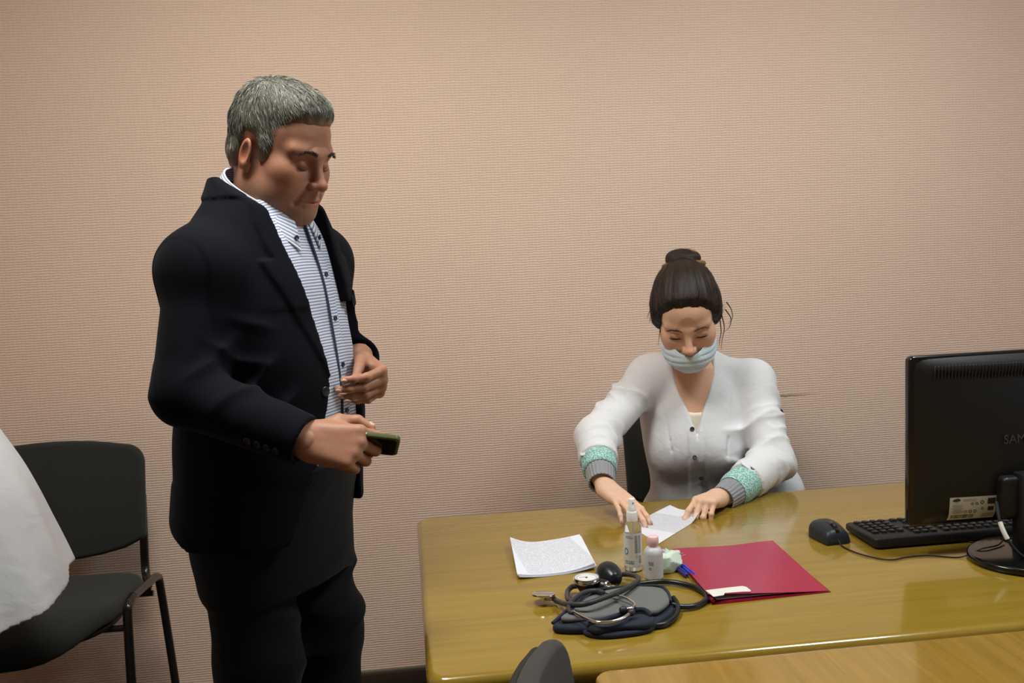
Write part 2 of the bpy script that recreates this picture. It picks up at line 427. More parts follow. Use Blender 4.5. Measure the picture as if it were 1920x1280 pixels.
def curved_pad(name, outline, thick, mat, parent, centre, bow, tilt, subdiv_depth=0.0, bev=None):
    """pad from an outline in x-z, bowed like a chair back"""
    bm = bmesh.new(); bm_slab(bm, outline, -thick / 2, thick / 2, bev or thick * 0.42, 4)
    # inner cuts so that the bow is smooth
    for k in range(-6, 7):
        bmesh.ops.bisect_plane(bm, geom=bm.verts[:] + bm.edges[:] + bm.faces[:], plane_co=(k * 0.04, 0, 0), plane_no=(1, 0, 0))
    for v in bm.verts:
        x, y, z = v.co
        v.co = (x, -z + bow * (x / 0.25) ** 2 * -1.0, y)
    bmesh.ops.rotate(bm, cent=(0, 0, 0), matrix=Matrix.Rotation(tilt, 3, 'X'), verts=bm.verts)
    bmesh.ops.translate(bm, vec=Vector(centre), verts=bm.verts)
    bmesh.ops.triangulate(bm, faces=[f for f in bm.faces if len(f.verts) > 4])
    return from_bm(name, bm, mat, parent, 50)
def visitor_chair(loc, rz, label, fab, back_z=0.745, back_w=0.53, back_h=0.35):
    r = tag(empty('visitor_chair', loc, rz), label, 'chair')
    o = backrest_outline(back_w, back_h)
    curved_pad('backrest', o, 0.034, fab, r, (0, 0.225, back_z), 0.035, math.radians(-9))
    curved_pad('backrest_shell', [(x * 0.97, y * 0.96) for x, y in o], 0.014, M_CHAIRBACK, r, (0, 0.2455, back_z - 0.002), 0.035, math.radians(-9))
    so = []
    for k in range(40):                       # D-shaped seat, rounder at the front
        a = 2 * math.pi * k / 40; c, s = math.cos(a), math.sin(a)
        p = 2.6 if s < 0 else 5.0
        so.append((0.25 * math.copysign(abs(c) ** (2 / p), c), 0.24 * math.copysign(abs(s) ** (2 / p), s)))
    bm = bmesh.new(); bm_slab(bm, so, -0.024, 0.026, 0.022, 5)
    for k in range(-5, 6):
        bmesh.ops.bisect_plane(bm, geom=bm.verts[:] + bm.edges[:] + bm.faces[:], plane_co=(0, k * 0.045, 0), plane_no=(0, 1, 0))
    for v in bm.verts:
        v.co.z += -0.9 * max(0, -0.12 - v.co.y) ** 2 * 6 - 0.25 * (0.12 - v.co.x ** 2) * max(0, 0.2 - abs(v.co.y))
    bmesh.ops.triangulate(bm, faces=[f for f in bm.faces if len(f.verts) > 4])
    bmesh.ops.rotate(bm, cent=(0, 0, 0), matrix=Matrix.Rotation(math.radians(-4), 3, 'X'), verts=bm.verts)
    bmesh.ops.translate(bm, vec=(0, 0.0, 0.505), verts=bm.verts)
    from_bm('seat', bm, fab, r, 50)
    so2 = [(x * 0.93, y * 0.93) for x, y in so]
    slab('seat_shell', so2, 0.468, 0.482, M_CHAIRBACK, r, 0.005, 2)
    for s in (-1, 1):
        x = s * 0.272
        tube('front_leg', [(x, -0.15, 0.01), (x, -0.125, 0.3), (x, -0.105, 0.50), (x, -0.085, 0.528), (x, -0.05, 0.535)], 0.0125, M_BLACKTUBE, r, 10, 8)
        tube('side_rail', [(x, -0.05, 0.535), (x, 0.06, 0.522), (x, 0.17, 0.508)], 0.0125, M_BLACKTUBE, r, 10, 6)
        tube('rear_leg', [(x, 0.17, 0.508), (x, 0.205, 0.498), (x * 1.005, 0.222, 0.465), (x * 1.02, 0.26, 0.25), (x * 1.03, 0.30, 0.01)], 0.0125, M_BLACKTUBE, r, 10, 8)
        xb = s * 0.235
        tube('back_upright', [(s * 0.262, 0.12, 0.49), (s * 0.25, 0.18, 0.49), (xb, 0.222, 0.52), (xb, 0.232, 0.60), (xb, 0.252, 0.74)], 0.0125, M_BLACKTUBE, r, 10, 8)
        for y in (-0.15, 0.30):
            lathe('foot_cap', [(0, 0), (0.015, 0), (0.0155, 0.02), (0.0135, 0.024), (0, 0.024)], M_CHAIRBACK, r, 14, (x * (1.03 if y > 0 else 1), y, 0))
    for y, z in ((-0.09, 0.465), (0.15, 0.47)):
        tube('cross_bar', [(-0.272, y, z), (0.272, y, z)], 0.009, M_BLACKTUBE, r, 8, 1)
    return r
visitor_chair((-1.040, 2.63, 0), 0.0, 'black padded visitor chair with tubular legs standing against the pink wall', M_CHAIRFAB)
visitor_chair((0.93, 2.665, 0), 0.0, 'black padded chair that the woman in the white coat sits on', M_CHAIRFAB)
visitor_chair((0.374, 1.13, 0), math.radians(80), 'dark grey padded chair tucked under the edge of the table', M_CHAIRFAB2, 0.678)

# ------------------------------------------------------------------ monitor, keyboard, mouse
M_BLK = plain('black_monitor_plastic', (22, 22, 21), 0.42, spec=0.45, noise=0.05)
M_BLKG = plain('glossy_black_plastic', (14, 14, 14), 0.18, spec=0.5, coat=0.3)
M_BLKM = plain('matt_black_plastic', (30, 30, 32), 0.5, noise=0.06)
M_SCREEN = plain('dark_screen', (12, 13, 15), 0.12)
M_LOGO = plain('dark_grey_logo', (66, 65, 62), 0.45)
M_STICK = plain('pale_grey_sticker', (206, 202, 192), 0.5, noise=0.05)
M_INK = plain('black_ink', (44, 42, 40), 0.6)
M_INK2 = plain('grey_ink', (120, 116, 110), 0.6)
MON = (1.272, 1.80)
mon = tag(empty('monitor', (MON[0], MON[1], DZ)), 'black computer monitor seen from behind on a round foot', 'monitor')
mw_, mz0, mz1 = 0.492, 0.068, 0.428
bm = bmesh.new()
o = rounded_rect(mw_, mz1 - mz0, 0.012, 5)
bm_slab(bm, o, -0.011, 0.011, 0.006, 3)
for v in bm.verts: v.co = (v.co.x, v.co.z, v.co.y + (mz0 + mz1) / 2)
case = from_bm('front_bezel', bm, M_BLKG, mon)
case.location = (0, 0.025, 0)
# the back shell swells out towards the camera
bm = bmesh.new(); NX, NZ = 40, 26; grid = []
for j in range(NZ + 1):
    row = []
    for i in range(NX + 1):
        u, v = i / NX * 2 - 1, j / NZ * 2 - 1
        e = (1 - max(0, (abs(u) - 0.86) / 0.14) ** 2) * (1 - max(0, (abs(v) - 0.84) / 0.16) ** 2)
        bulge = 0.012 * e + 0.024 * max(0, 1 - u * u * 1.15) ** 0.6 * max(0, 1 - v * v) ** 0.5
        row.append(bm.verts.new((u * (mw_ / 2 - 0.003), 0.018 - bulge, (mz0 + mz1) / 2 + v * ((mz1 - mz0) / 2 - 0.003))))
    grid.append(row)
for j in range(NZ):
    for i in range(NX): bm.faces.new((grid[j][i], grid[j][i + 1], grid[j + 1][i + 1], grid[j + 1][i]))
back = from_bm('back_shell', bm, M_BLK, mon)
def shell_y(x, z):
    u = x / (mw_ / 2 - 0.003); v = (z - (mz0 + mz1) / 2) / ((mz1 - mz0) / 2 - 0.003)
    e = (1 - max(0, (abs(u) - 0.86) / 0.14) ** 2) * (1 - max(0, (abs(v) - 0.84) / 0.16) ** 2)
    return 0.018 - (0.012 * e + 0.024 * max(0, 1 - u * u * 1.15) ** 0.6 * max(0, 1 - v * v) ** 0.5)
rib = None
for k in range(58):                            # vent ribs under the top edge
    x = -0.20 + 0.40 * k / 57
    zt = 0.408; zb = 0.372 - 0.016 * (1 - (x / 0.2) ** 2)
    if rib is None:
        bm = bmesh.new(); bm_box(bm, (0, 0, 0), (0.0034, 0.004, 0.044), 0.0008, 1)
        rib = from_bm('vent_rib', bm, M_BLKM, back)
        ro = rib
    else:
        ro = rib.copy(); COL.objects.link(ro)
    za, zc = (zt + zb) / 2, (zt - zb)
    ro.location = (x, shell_y(x, za) - 0.0006, za)
    ro.rotation_euler = (math.atan2(shell_y(x, zb) - shell_y(x, zt), zt - zb) * -1, 0, 0)
    ro.scale = (1, 1, zc / 0.044)
box('screen', (0, 0.0365, (mz0 + mz1) / 2 + 0.004), (mw_ - 0.036, 0.002, mz1 - mz0 - 0.044), M_SCREEN, mon, 0.0005)
def on_back(x, z, lift=0.0008):
    return frame_M((x, shell_y(x, z) - lift, z), (1, 0, 0), (0, 0, 1), (0, -1, 0))
text_mesh('brand_lettering', 'SAMSUNG', 0.026, M_LOGO, back, on_back(0.0, 0.248, 0.001), 0.0004)
# rating sticker with its print
sx0, sx1, sz0, sz1 = -0.168, -0.067, 0.080, 0.131
sy = min(shell_y(x, z) for x in (sx0, sx1, (sx0 + sx1) / 2) for z in (0.075, 0.1, 0.124))
st = empty('rating_sticker', ((sx0 + sx1) / 2, 0, (sz0 + sz1) / 2)); st.parent = mon
bm = bmesh.new(); g = []
for j in range(7):
    g.append([bm.verts.new((sx0 + (sx1 - sx0) * i / 10 - (sx0 + sx1) / 2, shell_y(sx0 + (sx1 - sx0) * i / 10, sz0 + (sz1 - sz0) * j / 6) - 0.0006, sz0 + (sz1 - sz0) * j / 6 - (sz0 + sz1) / 2)) for i in range(11)])
for j in range(6):
    for i in range(10): bm.faces.new((g[j][i], g[j][i + 1], g[j + 1][i + 1], g[j + 1][i]))
from_bm('sticker_paper', bm, M_STICK, st)
cxs, czs = (sx0 + sx1) / 2, (sz0 + sz1) / 2
def ink_box(bm, x, z, w_, h_):
    y = shell_y(x, z) - 0.0011; vs = []
    for dx, dz in ((-w_ / 2, -h_ / 2), (w_ / 2, -h_ / 2), (w_ / 2, h_ / 2), (-w_ / 2, h_ / 2)):
        xx, zz = min(max(x + dx, sx0 + 0.001), sx1 - 0.001), min(max(z + dz, sz0 + 0.001), sz1 - 0.001)
        vs.append(bm.verts.new((xx - cxs, shell_y(xx, zz) - 0.0011, zz - czs)))
    bm.faces.new(vs)
bm = bmesh.new(); rr = random.Random(3); x = sx0 + 0.005
while x < sx0 + 0.055:
    wv = rr.choice((0.0006, 0.0009, 0.0014)); ink_box(bm, x, sz0 + 0.0075, wv, 0.009); x += wv + rr.choice((0.0006, 0.001, 0.0016))
ink_box(bm, sx1 - 0.0115, sz1 - 0.0115, 0.017, 0.013); ink_box(bm, sx1 - 0.012, sz1 - 0.028, 0.013, 0.009)
tag(from_bm('barcode_print', bm, M_INK, st), kind='stuff')
bm = bmesh.new()
for k in range(9): ink_box(bm, sx0 + 0.017, sz1 - 0.0175 - 0.0022 * k, 0.024 - 0.004 * (k % 3), 0.0007)
for k in range(4): ink_box(bm, sx1 - 0.016, sz0 + 0.004 + 0.0026 * k, 0.028 - 0.003 * (k % 2), 0.0008)
for k in range(2): ink_box(bm, sx0 + 0.042, sz1 - 0.006 - 0.0026 * k, 0.028, 0.0009)
tag(from_bm('small_print', bm, M_INK2, st), kind='stuff')
bm = bmesh.new()
for (x, z, r_) in ((sx0 + 0.048, sz1 - 0.0155, 0.0028), (sx0 + 0.058, sz1 - 0.0155, 0.0032), (sx0 + 0.069, sz1 - 0.013, 0.0042), (sx0 + 0.045, sz1 - 0.032, 0.0036), (sx0 + 0.055, sz1 - 0.032, 0.0036), (sx1 - 0.03, sz1 - 0.027, 0.003)):
    ri = [bm.verts.new((x + r_ * math.cos(a) - cxs, shell_y(x, z) - 0.0012, z + r_ * math.sin(a) - czs)) for a in [2 * math.pi * k / 16 for k in range(16)]]
    r2 = [bm.verts.new((x + r_ * 0.6 * math.cos(a) - cxs, shell_y(x, z) - 0.0012, z + r_ * 0.6 * math.sin(a) - czs)) for a in [2 * math.pi * k / 16 for k in range(16)]]
    for k in range(16): bm.faces.new((ri[k], ri[(k + 1) % 16], r2[(k + 1) % 16], r2[k]))
el = [bm.verts.new((sx0 + 0.015 + 0.0092 * math.cos(a) - 0.001 * math.sin(a) - cxs, shell_y(sx0 + 0.015, sz1 - 0.006) - 0.0012, sz1 - 0.0062 + 0.0032 * math.sin(a) + 0.0014 * math.cos(a) - czs)) for a in [2 * math.pi * k / 24 for k in range(24)]]
bm.faces.new(el)
tag(from_bm('certification_marks', bm, M_INK, st), kind='stuff')
text_mesh('sticker_lettering', 'CE', 0.007, M_INK, st, frame_M((sx0 + 0.034 - cxs, shell_y(sx0 + 0.034, sz1 - 0.032) - 0.0011, sz1 - 0.032 - czs), (1, 0, 0), (0, 0, 1), (0, -1, 0)), 0.0001)
# stand
bm = bmesh.new(); bm_slab(bm, [(0.152 * math.cos(a), 0.118 * math.sin(a)) for a in [2 * math.pi * k / 64 for k in range(64)]], 0.001, 0.016, 0.006, 4)
foot = from_bm('foot', bm, M_BLKG, mon, 30); foot.location = (0.012, -0.048, 0)
bm = bmesh.new(); bm_slab(bm, rounded_rect(0.10, 0.052, 0.018, 5), 0.012, 0.18, 0.004, 2)
neck = from_bm('neck', bm, M_BLK, mon); neck.location = (0.012, -0.032, 0)
box('neck_hub', (0.006, -0.02, 0.128), (0.15, 0.035, 0.09), M_BLK, mon, 0.012, 4)
mp0 = Vector((MON[0], MON[1], DZ))
vc = [pix_y(1868, 940, 1.765), pix_y(1875, 978, 1.745), pix_y(1889, 1010, 1.73), pix_y(1908, 1035, 1.72), pix_y(1932, 1052, 1.72)]
tube('video_cable', [p - mp0 for p in vc], 0.0035, M_BLKM, mon, 10, 8)
M_WHITE = plain('white_plastic', (226, 224, 216), 0.4)
bm = bmesh.new(); cc = catmull([p - mp0 for p in vc], 8); bm_tube(bm, cc[8:17], 0.0047, 10); from_bm('cable_tag', bm, M_WHITE, mon)

kb = tag(empty('keyboard', (0.985 + 0.228, 1.952, DZ)), 'black full-size keyboard lying behind the monitor foot', 'keyboard')
kw, kd = 0.456, 0.145
bm = bmesh.new(); bm_slab(bm, rounded_rect(kw, kd, 0.012, 5), 0.003, 0.023, 0.006, 3)
for v in bm.verts: v.co.z += (0.0 if v.co.z < 0.01 else -0.006 * (v.co.y + kd / 2) / kd + 0.003)
kbody = from_bm('keyboard_body', bm, M_BLKM, kb)
M_KEY = plain('black_keycap', (27, 26, 28), 0.4, noise=0.08)
M_LEG = plain('white_key_legend', (118, 118, 120), 0.5)
bm = bmesh.new(); bm_box(bm, (0, 0, 0), (0.0155, 0.0150, 0.008), 0.0022, 2)
for v in bm.verts:
    if v.co.z > 0: v.co.x *= 0.82; v.co.y *= 0.82
key0 = from_bm('key', bm, M_KEY, kbody); first = True
bm = bmesh.new(); bm_box(bm, (-0.0015, 0.002, 0.0042), (0.004, 0.0045, 0.0003)); leg0 = from_bm('legend', bm, M_LEG, None)
leg_me = leg0.data; bpy.data.objects.remove(leg0, do_unlink=True)
keyspots = []
# the typist sits on the wall side, so the number pad is at the end nearest the mouse
for r in range(6):
    y = -0.058 + 0.0205 * (5 - r) + (0.006 if r == 0 else 0) if False else None
rows_y = [0.052, 0.030, 0.010, -0.010, -0.030, -0.050]   # from the wall side (space bar row) to the function row
for ri, y in enumerate(rows_y):
    for c in range(4):
        if ri == 5: continue
        keyspots.append((-kw / 2 + 0.022 + 0.0192 * c, y, 1.0))
    for c in range(3):
        if ri in (2,): continue
        if ri == 1 and c != 1: continue
        keyspots.append((-kw / 2 + 0.108 + 0.0192 * c, y, 1.0))
    if ri == 0:
        for c, sxx in ((0.178, 1.3), (0.204, 1.2), (0.278, 6.0), (0.352, 1.2), (0.378, 1.2), (0.404, 1.2), (0.43, 1.3)): keyspots.append((-kw / 2 + c, y, sxx))
    else:
        for c in range(14): keyspots.append((-kw / 2 + 0.176 + 0.0194 * c, y, 1.0))
for i, (x, y, sx) in enumerate(keyspots):
    if i == 0: o = key0
    else: o = key0.copy(); COL.objects.link(o)
    o.location = (x, y, 0.0255 - 0.006 * (y + kd / 2) / kd + 0.0015); o.scale = (sx, 1, 1)
bm = bmesh.new()
for (x, y, sx) in keyspots:
    if sx > 2: continue
    bm_box(bm, (x + 0.002, y - 0.002, 0.0255 - 0.006 * (y + kd / 2) / kd + 0.0015 + 0.0043), (0.0030, 0.0024, 0.0003))
tag(from_bm('key_legends', bm, M_LEG, kbody), kind='stuff')
kp0 = Vector(kb.location)
tube('keyboard_cable', [Vector((-0.06, -0.07, 0.012)), pix_z(1720, 1004, DZ + 0.004) - kp0, pix_z(1790, 1010, DZ + 0.003) - kp0, pix_z(1850, 1020, DZ + 0.003) - kp0, pix_z(1886, 1022, DZ + 0.003) - kp0 + Vector((0, 0, 0.016)), pix_z(1930, 1018, DZ + 0.02) - kp0], 0.0019, M_BLKM, kb, 8, 8)

ms = tag(empty('computer_mouse', (0.925, 1.985, DZ), math.radians(4)), 'small black computer mouse with a wheel beside the keyboard', 'mouse')
M_MOUSE = plain('slate_black_mouse_plastic', (37, 42, 48), 0.42, spec=0.45)
bm = bmesh.new(); NU, NV = 28, 18; g = []
for j in range(NV + 1):
    v = j / NV; row = []
    yy = -0.052 + 0.104 * v
    wv = 0.0275 + 0.004 * math.sin(math.pi * v) + 0.003 * v
    hgt = 0.021 + 0.017 * math.sin(math.pi * (0.12 + 0.72 * v)) - 0.012 * max(0, v - 0.75) * 4
    edge = min(1.0, (min(v, 1 - v) / 0.12)) ** 0.4 if v > 0.5 else min(1.0, v / 0.05 + 0.55)
    cut = math.sqrt(max(0.02, 1 - max(0, (v - 0.62) / 0.38) ** 2))
    for i in range(NU + 1):
        a = math.pi * i / NU
        row.append(bm.verts.new((wv * cut * math.copysign(abs(math.cos(a)) ** 0.7, math.cos(a)), yy, 0.002 + hgt * edge * math.sin(a) ** 0.6)))
    g.append(row)
for j in range(NV):
    for i in range(NU): bm.faces.new((g[j][i], g[j][i + 1], g[j + 1][i + 1], g[j + 1][i]))
bm.faces.new([r_ for r_ in g[0]]); bm.faces.new([r_ for r_ in g[-1]][::-1])
mbody = from_bm('mouse_body', bm, M_MOUSE, ms, 60)
box('button_groove', (0, -0.027, 0.0335), (0.010, 0.046, 0.008), M_BLKG, ms, 0.003, 2, Matrix.Rotation(math.radians(11), 3, 'X'))
lathe('scroll_wheel', [(0, -0.004), (0.009, -0.004), (0.010, -0.002), (0.010, 0.002), (0.009, 0.004), (0, 0.004)], M_BLKM, ms, 24, (0, -0.030, 0.0335), (1, 0, 0))
box('wheel_mark', (0, -0.022, 0.0445), (0.003, 0.004, 0.0006), M_LEG, ms, 0.0002)
mp = Vector(ms.location); Rm = Matrix.Rotation(-math.radians(4), 3, 'Z')
cab = [(1563, 1012), (1580, 1024), (1606, 1036), (1640, 1045), (1672, 1049), (1700, 1044), (1740, 1041), (1800, 1044), (1838, 1043), (1870, 1036), (1888, 1030)]
pts = [Rm @ (pix_z(x, y, DZ + 0.0025) - mp) for x, y in cab]
pts[0] = Vector((0.0, -0.050, 0.010)); pts[-1] += Vector((0, 0.01, 0.02)); pts[-2] += Vector((0, 0, 0.0165)); pts[-3] += Vector((0, 0, 0.016)); 
tube('mouse_cable', pts, 0.0017, M_BLKM, ms, 8, 8)

# ------------------------------------------------------------------ papers
def mat_print(name, paper, seed, line=0.0042, strength=0.42, hdr=False, w2=0.075, d2=0.1):
    m, nt, b = new_mat(name)
    tc = N(nt, 'ShaderNodeTexCoord'); sp = N(nt, 'ShaderNodeSeparateXYZ'); nt.links.new(tc.outputs['Object'], sp.inputs[0])
    rowi = math_n(nt, 'FLOOR', math_n(nt, 'DIVIDE', sp.outputs['Y'], line))
    fr = math_n(nt, 'FRACT', math_n(nt, 'DIVIDE', sp.outputs['Y'], line))
    band = math_n(nt, 'LESS_THAN', fr, 0.55)
    cv = N(nt, 'ShaderNodeCombineXYZ')
    nt.links.new(math_n(nt, 'MULTIPLY', sp.outputs['X'], 330.0), cv.inputs[0]); nt.links.new(math_n(nt, 'MULTIPLY', rowi, 7.31 + seed), cv.inputs[1])
    nz = N(nt, 'ShaderNodeTexNoise', inp={'Scale': 1.0, 'Detail': 1.0}); nt.links.new(cv.outputs[0], nz.inputs['Vector'])
    word = math_n(nt, 'GREATER_THAN', nz.outputs['Fac'], 0.42)
    inx = math_n(nt, 'LESS_THAN', math_n(nt, 'ABSOLUTE', sp.outputs['X']), w2)
    iny = math_n(nt, 'LESS_THAN', math_n(nt, 'ABSOLUTE', sp.outputs['Y']), d2)
    f = math_n(nt, 'MULTIPLY', math_n(nt, 'MULTIPLY', band, word), math_n(nt, 'MULTIPLY', inx, iny))
    f = math_n(nt, 'MULTIPLY', f, strength)
    mx = N(nt, 'ShaderNodeMix', data_type='RGBA'); mx.inputs['A'].default_value = (*lin(paper), 1); mx.inputs['B'].default_value = (*lin((110, 108, 112)), 1)
    nt.links.new(f, mx.inputs['Factor']); nt.links.new(mx.outputs['Result'], b.inputs['Base Color'])
    b.inputs['Roughness'].default_value = 0.6; b.inputs['Specular IOR Level'].default_value = 0.25
    return m
M_PAPER = plain('white_paper', (226, 229, 240), 0.65, spec=0.2)
M_PRINT = mat_print('printed_white_paper', (228, 231, 243), 0.0)
M_PRINT2 = mat_print('printed_form_paper', (224, 224, 234), 1.7, 0.0042, 0.45, False, 0.062, 0.09)
def sheet(name, P4, mat, lift, thick=0.0003, n=14):
    """P4: TL, TR, BR, BL points on the desk; lift(u, v) raises the paper; the object's axes follow the sheet"""
    TL, TR, BR, BL = [Vector(p) for p in P4]
    c = (TL + TR + BR + BL) / 4; xd = ((TR - TL) + (BR - BL)).normalized(); rz = math.atan2(xd.y, xd.x)
    Ri = Matrix.Rotation(-rz, 3, 'Z'); bm = bmesh.new()
    tops = []; bots = []
    for j in range(n + 1):
        ra, rb = [], []
        for i in range(n + 1):
            u, v = i / n, j / n
            p = (TL * (1 - u) + TR * u) * (1 - v) + (BL * (1 - u) + BR * u) * v
            q = Ri @ (p - c); z = lift(u, v)
            ra.append(bm.verts.new((q.x, q.y, z + thick))); rb.append(bm.verts.new((q.x, q.y, z)))
        tops.append(ra); bots.append(rb)
    for j in range(n):
        for i in range(n):
            bm.faces.new((tops[j][i], tops[j + 1][i], tops[j + 1][i + 1], tops[j][i + 1]))
            bm.faces.new((bots[j][i], bots[j][i + 1], bots[j + 1][i + 1], bots[j + 1][i]))
    for k in range(n):
        bm.faces.new((tops[0][k], tops[0][k + 1], bots[0][k + 1], bots[0][k])); bm.faces.new((tops[n][k + 1], tops[n][k], bots[n][k], bots[n][k + 1]))
        bm.faces.new((tops[k + 1][0], tops[k][0], bots[k][0], bots[k + 1][0])); bm.faces.new((tops[k][n], tops[k + 1][n], bots[k + 1][n], bots[k][n]))
    o = from_bm(name, bm, mat, None, 60); o.location = (c.x, c.y, DZ); o.rotation_euler = (0, 0, rz)
    return o
def curl(u, v):
    return 0.020 * max(0, 1 - u * 2.4) ** 2 * (0.4 + 0.6 * (1 - v)) + 0.012 * max(0, (u - 0.55) * 2.2) ** 2 * (0.35 + 0.65 * v) + 0.003 * (1 - v) * u
base4 = [pix_z(957, 1021, DZ + 0.006), pix_z(1087, 1007, DZ + 0.004), pix_z(1115, 1063, DZ + 0.006), pix_z(970, 1081, DZ + 0.006)]
for k in range(7):
    dx, dy = (6 - k) * 0.0006 + random.uniform(-0.0008, 0.0008), -(6 - k) * 0.0005 + random.uniform(-0.0008, 0.0008)
    o = sheet('paper_sheet', [p + Vector((dx, dy, 0)) for p in base4], M_PRINT if k == 6 else M_PAPER, lambda u, v, k=k: 0.0003 + k * 0.0006 + curl(u, v) * (0.75 + 0.25 * k / 6))
    if k == 6: tag(o, 'closely printed white sheet on top of the small paper pile', 'paper', 'sheets in the paper pile')
    else: tag(o, 'white sheet under the printed page in the small paper pile', 'paper', 'sheets in the paper pile')
o = sheet('paper_form', [pix_z(1222, 958, DZ), pix_z(1256, 948, DZ), pix_z(1303, 976, DZ), pix_z(1250, 1009, DZ)], M_PRINT2, lambda u, v: 0.0004)
bpy.data.objects.remove(o, do_unlink=True)
o = sheet('paper_form', [pix_z(1180, 985, DZ), pix_z(1256, 947, DZ), pix_z(1312, 972, DZ), pix_z(1234, 1020, DZ)], M_PRINT2,
          lambda u, v: 0.0006 + 0.018 * max(0, (u - 0.78) / 0.22) ** 1.4 * max(0, (v - 0.3) / 0.7) ** 1.2)
tag(o, 'printed white form lying under the hands of the woman in the white coat', 'paper')

# ------------------------------------------------------------------ red folder, pens, wrapper
M_RED = plain('crimson_translucent_plastic', (158, 16, 62), 0.25, spec=0.45, noise=0.12, nscale=6.0, trans=0.0, coat=0.0)
M_RED2 = plain('crimson_plastic_edge', (116, 10, 38), 0.25, spec=0.5)
fd = tag(empty('document_folder', (0.675, 1.83, DZ)), 'crimson plastic document folder with a white tag lying on the desk', 'folder')
f0 = Vector(fd.location)
F4 = [pix_z(1258, 1034, DZ), pix_z(1449, 1018, DZ), pix_z(1558, 1110, DZ), pix_z(1336, 1134, DZ)]
def folder_sheet(name, P4, mat, lift, thick=0.0008):
    o = sheet(name, P4, mat, lift, thick); rz = o.rotation_euler.z; l = Vector(o.location)
    o.parent = fd; o.location = l - f0; return o
folder_sheet('back_cover', F4, M_RED2, lambda u, v: 0.0003)
F4t = [p.copy() for p in F4]; F4t[2] = pix_z(1553, 1108, DZ + 0.001); F4t[3] = pix_z(1328, 1121, DZ + 0.008)
lf = lambda u, v: 0.004 + 0.011 * (1 - u) ** 1.2 * v ** 1.5 - 0.0028 * u * v + 0.0016 * math.sin(7 * u + 1) * (1 - v)
folder_sheet('inner_page', [p * 0.90 + (sum(F4, Vector()) / 4) * 0.10 for p in F4], M_PAPER, lambda u, v: 0.0014 + 0.002 * (1 - u) * v, 0.001)
folder_sheet('front_cover', F4t, M_RED, lf)
bm = bmesh.new(); sp = [F4[0].lerp(F4[3], t) + Vector((0.001, 0, 0.0025 + 0.0055 * t ** 1.5)) - f0 for t in [k / 12 for k in range(13)]]
bm_tube(bm, sp, [0.0022 + 0.002 * (k / 12) for k in range(13)], 8); from_bm('spine', bm, M_RED2, fd)
tg = [pix_z(1323, 1106, DZ + 0.016), pix_z(1394, 1098, DZ + 0.014), pix_z(1408, 1106, DZ + 0.012), pix_z(1338, 1118, DZ + 0.013)]
bm = bmesh.new()
ol = [(1323, 1106), (1360, 1101.5), (1392, 1098), (1400, 1100), (1408, 1106.5), (1407, 1108.5), (1396, 1108.5), (1359, 1111), (1357, 1115), (1338, 1118)]
def fold_z(px, py):
    u = (px - 1325) / 225; return DZ + 0.0055 + 0.0105 * max(0, 1 - u) ** 1.2 * (0.93 if py > 1110 else 0.85)
top = [bm.verts.new(pix_z(x, y, fold_z(x, y) + 0.0012) - f0) for x, y in ol]; bot = [bm.verts.new(pix_z(x, y, fold_z(x, y) + 0.0012) - f0 - Vector((0, 0, 0.001))) for x, y in ol]
bm.faces.new(top[::-1]); bm.faces.new(bot)
for i in range(len(ol)): bm.faces.new((top[i], top[(i + 1) % len(ol)], bot[(i + 1) % len(ol)], bot[i]))
from_bm('paper_tag', bm, M_WHITE, fd)
M_PENB = plain('blue_pen_plastic', (36, 62, 196), 0.25, spec=0.5, coat=0.3)
M_PENN = plain('navy_pen_plastic', (44, 44, 130), 0.25, spec=0.5, coat=0.3)
M_PENC = plain('clear_pen_barrel', (186, 190, 205), 0.15, spec=0.5)
def pen(a, b, cap, label, r=0.0045):
    a, b = Vector(a), Vector(b); d = b - a; L = d.length
    rt = tag(empty('ballpoint_pen', a), label, 'pen', 'ballpoint pens by the folder')
    ax = d.normalized()
    lathe('barrel', [(0, 0), (0.0035, 0.002), (0.004, 0.01), (0.004, L * 0.66), (0, L * 0.66)], M_PENC, rt, 16, (0, 0, 0), ax)
    c = lathe('cap', [(0, L * 0.6), (0.0047, L * 0.6), (0.0049, L * 0.62), (0.0047, L * 0.97), (0.003, L), (0, L)], cap, rt, 16, (0, 0, 0), ax)
    bm = bmesh.new(); side = ax.cross(Vector((0, 0, 1))).normalized(); up = side.cross(ax)
    bm_box(bm, (0, 0, 0), (0.003, 0.0016, L * 0.3), 0.0005, 1)
    bmesh.ops.transform(bm, matrix=frame_M(ax * L * 0.8 + up * 0.0058, side, up, ax), verts=bm.verts)
    from_bm('clip', bm, cap, c)
    return rt
pen(pix_z(1243, 1031, DZ + 0.006), pix_z(1305, 1082, DZ + 0.006), M_PENB, 'bright blue capped ballpoint pen lying closest along the folder edge')
pen(pix_z(1226, 1030, DZ + 0.006), pix_z(1288, 1079, DZ + 0.006), M_PENN, 'navy blue capped ballpoint pen half under the crumpled wrapper')
M_WRAP = plain('pale_green_cellophane', (214, 232, 214), 0.25, spec=0.5, noise=0.12, nscale=60, alpha=0.92)
M_WRAPG = plain('green_wrapper_print', (206, 230, 214), 0.3)
bm = bmesh.new(); bmesh.ops.create_icosphere(bm, subdivisions=4, radius=1.0)
rg = np.random.RandomState(5); dirs = rg.normal(size=(26, 3)); dirs /= np.linalg.norm(dirs, axis=1)[:, None]; offs = rg.uniform(0.62, 1.0, 26)
for v in bm.verts:                              # faceted like crushed film
    d = np.array(v.co.normalized()); dots = dirs @ d
    rad = min([1.25] + [offs[i] / dots[i] for i in range(26) if dots[i] > 0.25])
    v.co = Vector((d[0] * rad * 0.040, d[1] * rad * 0.026, max(0.0008, d[2] * rad * 0.026 + 0.019)))
wr = from_bm('crumpled_wrapper', bm, M_WRAP, None, 12)
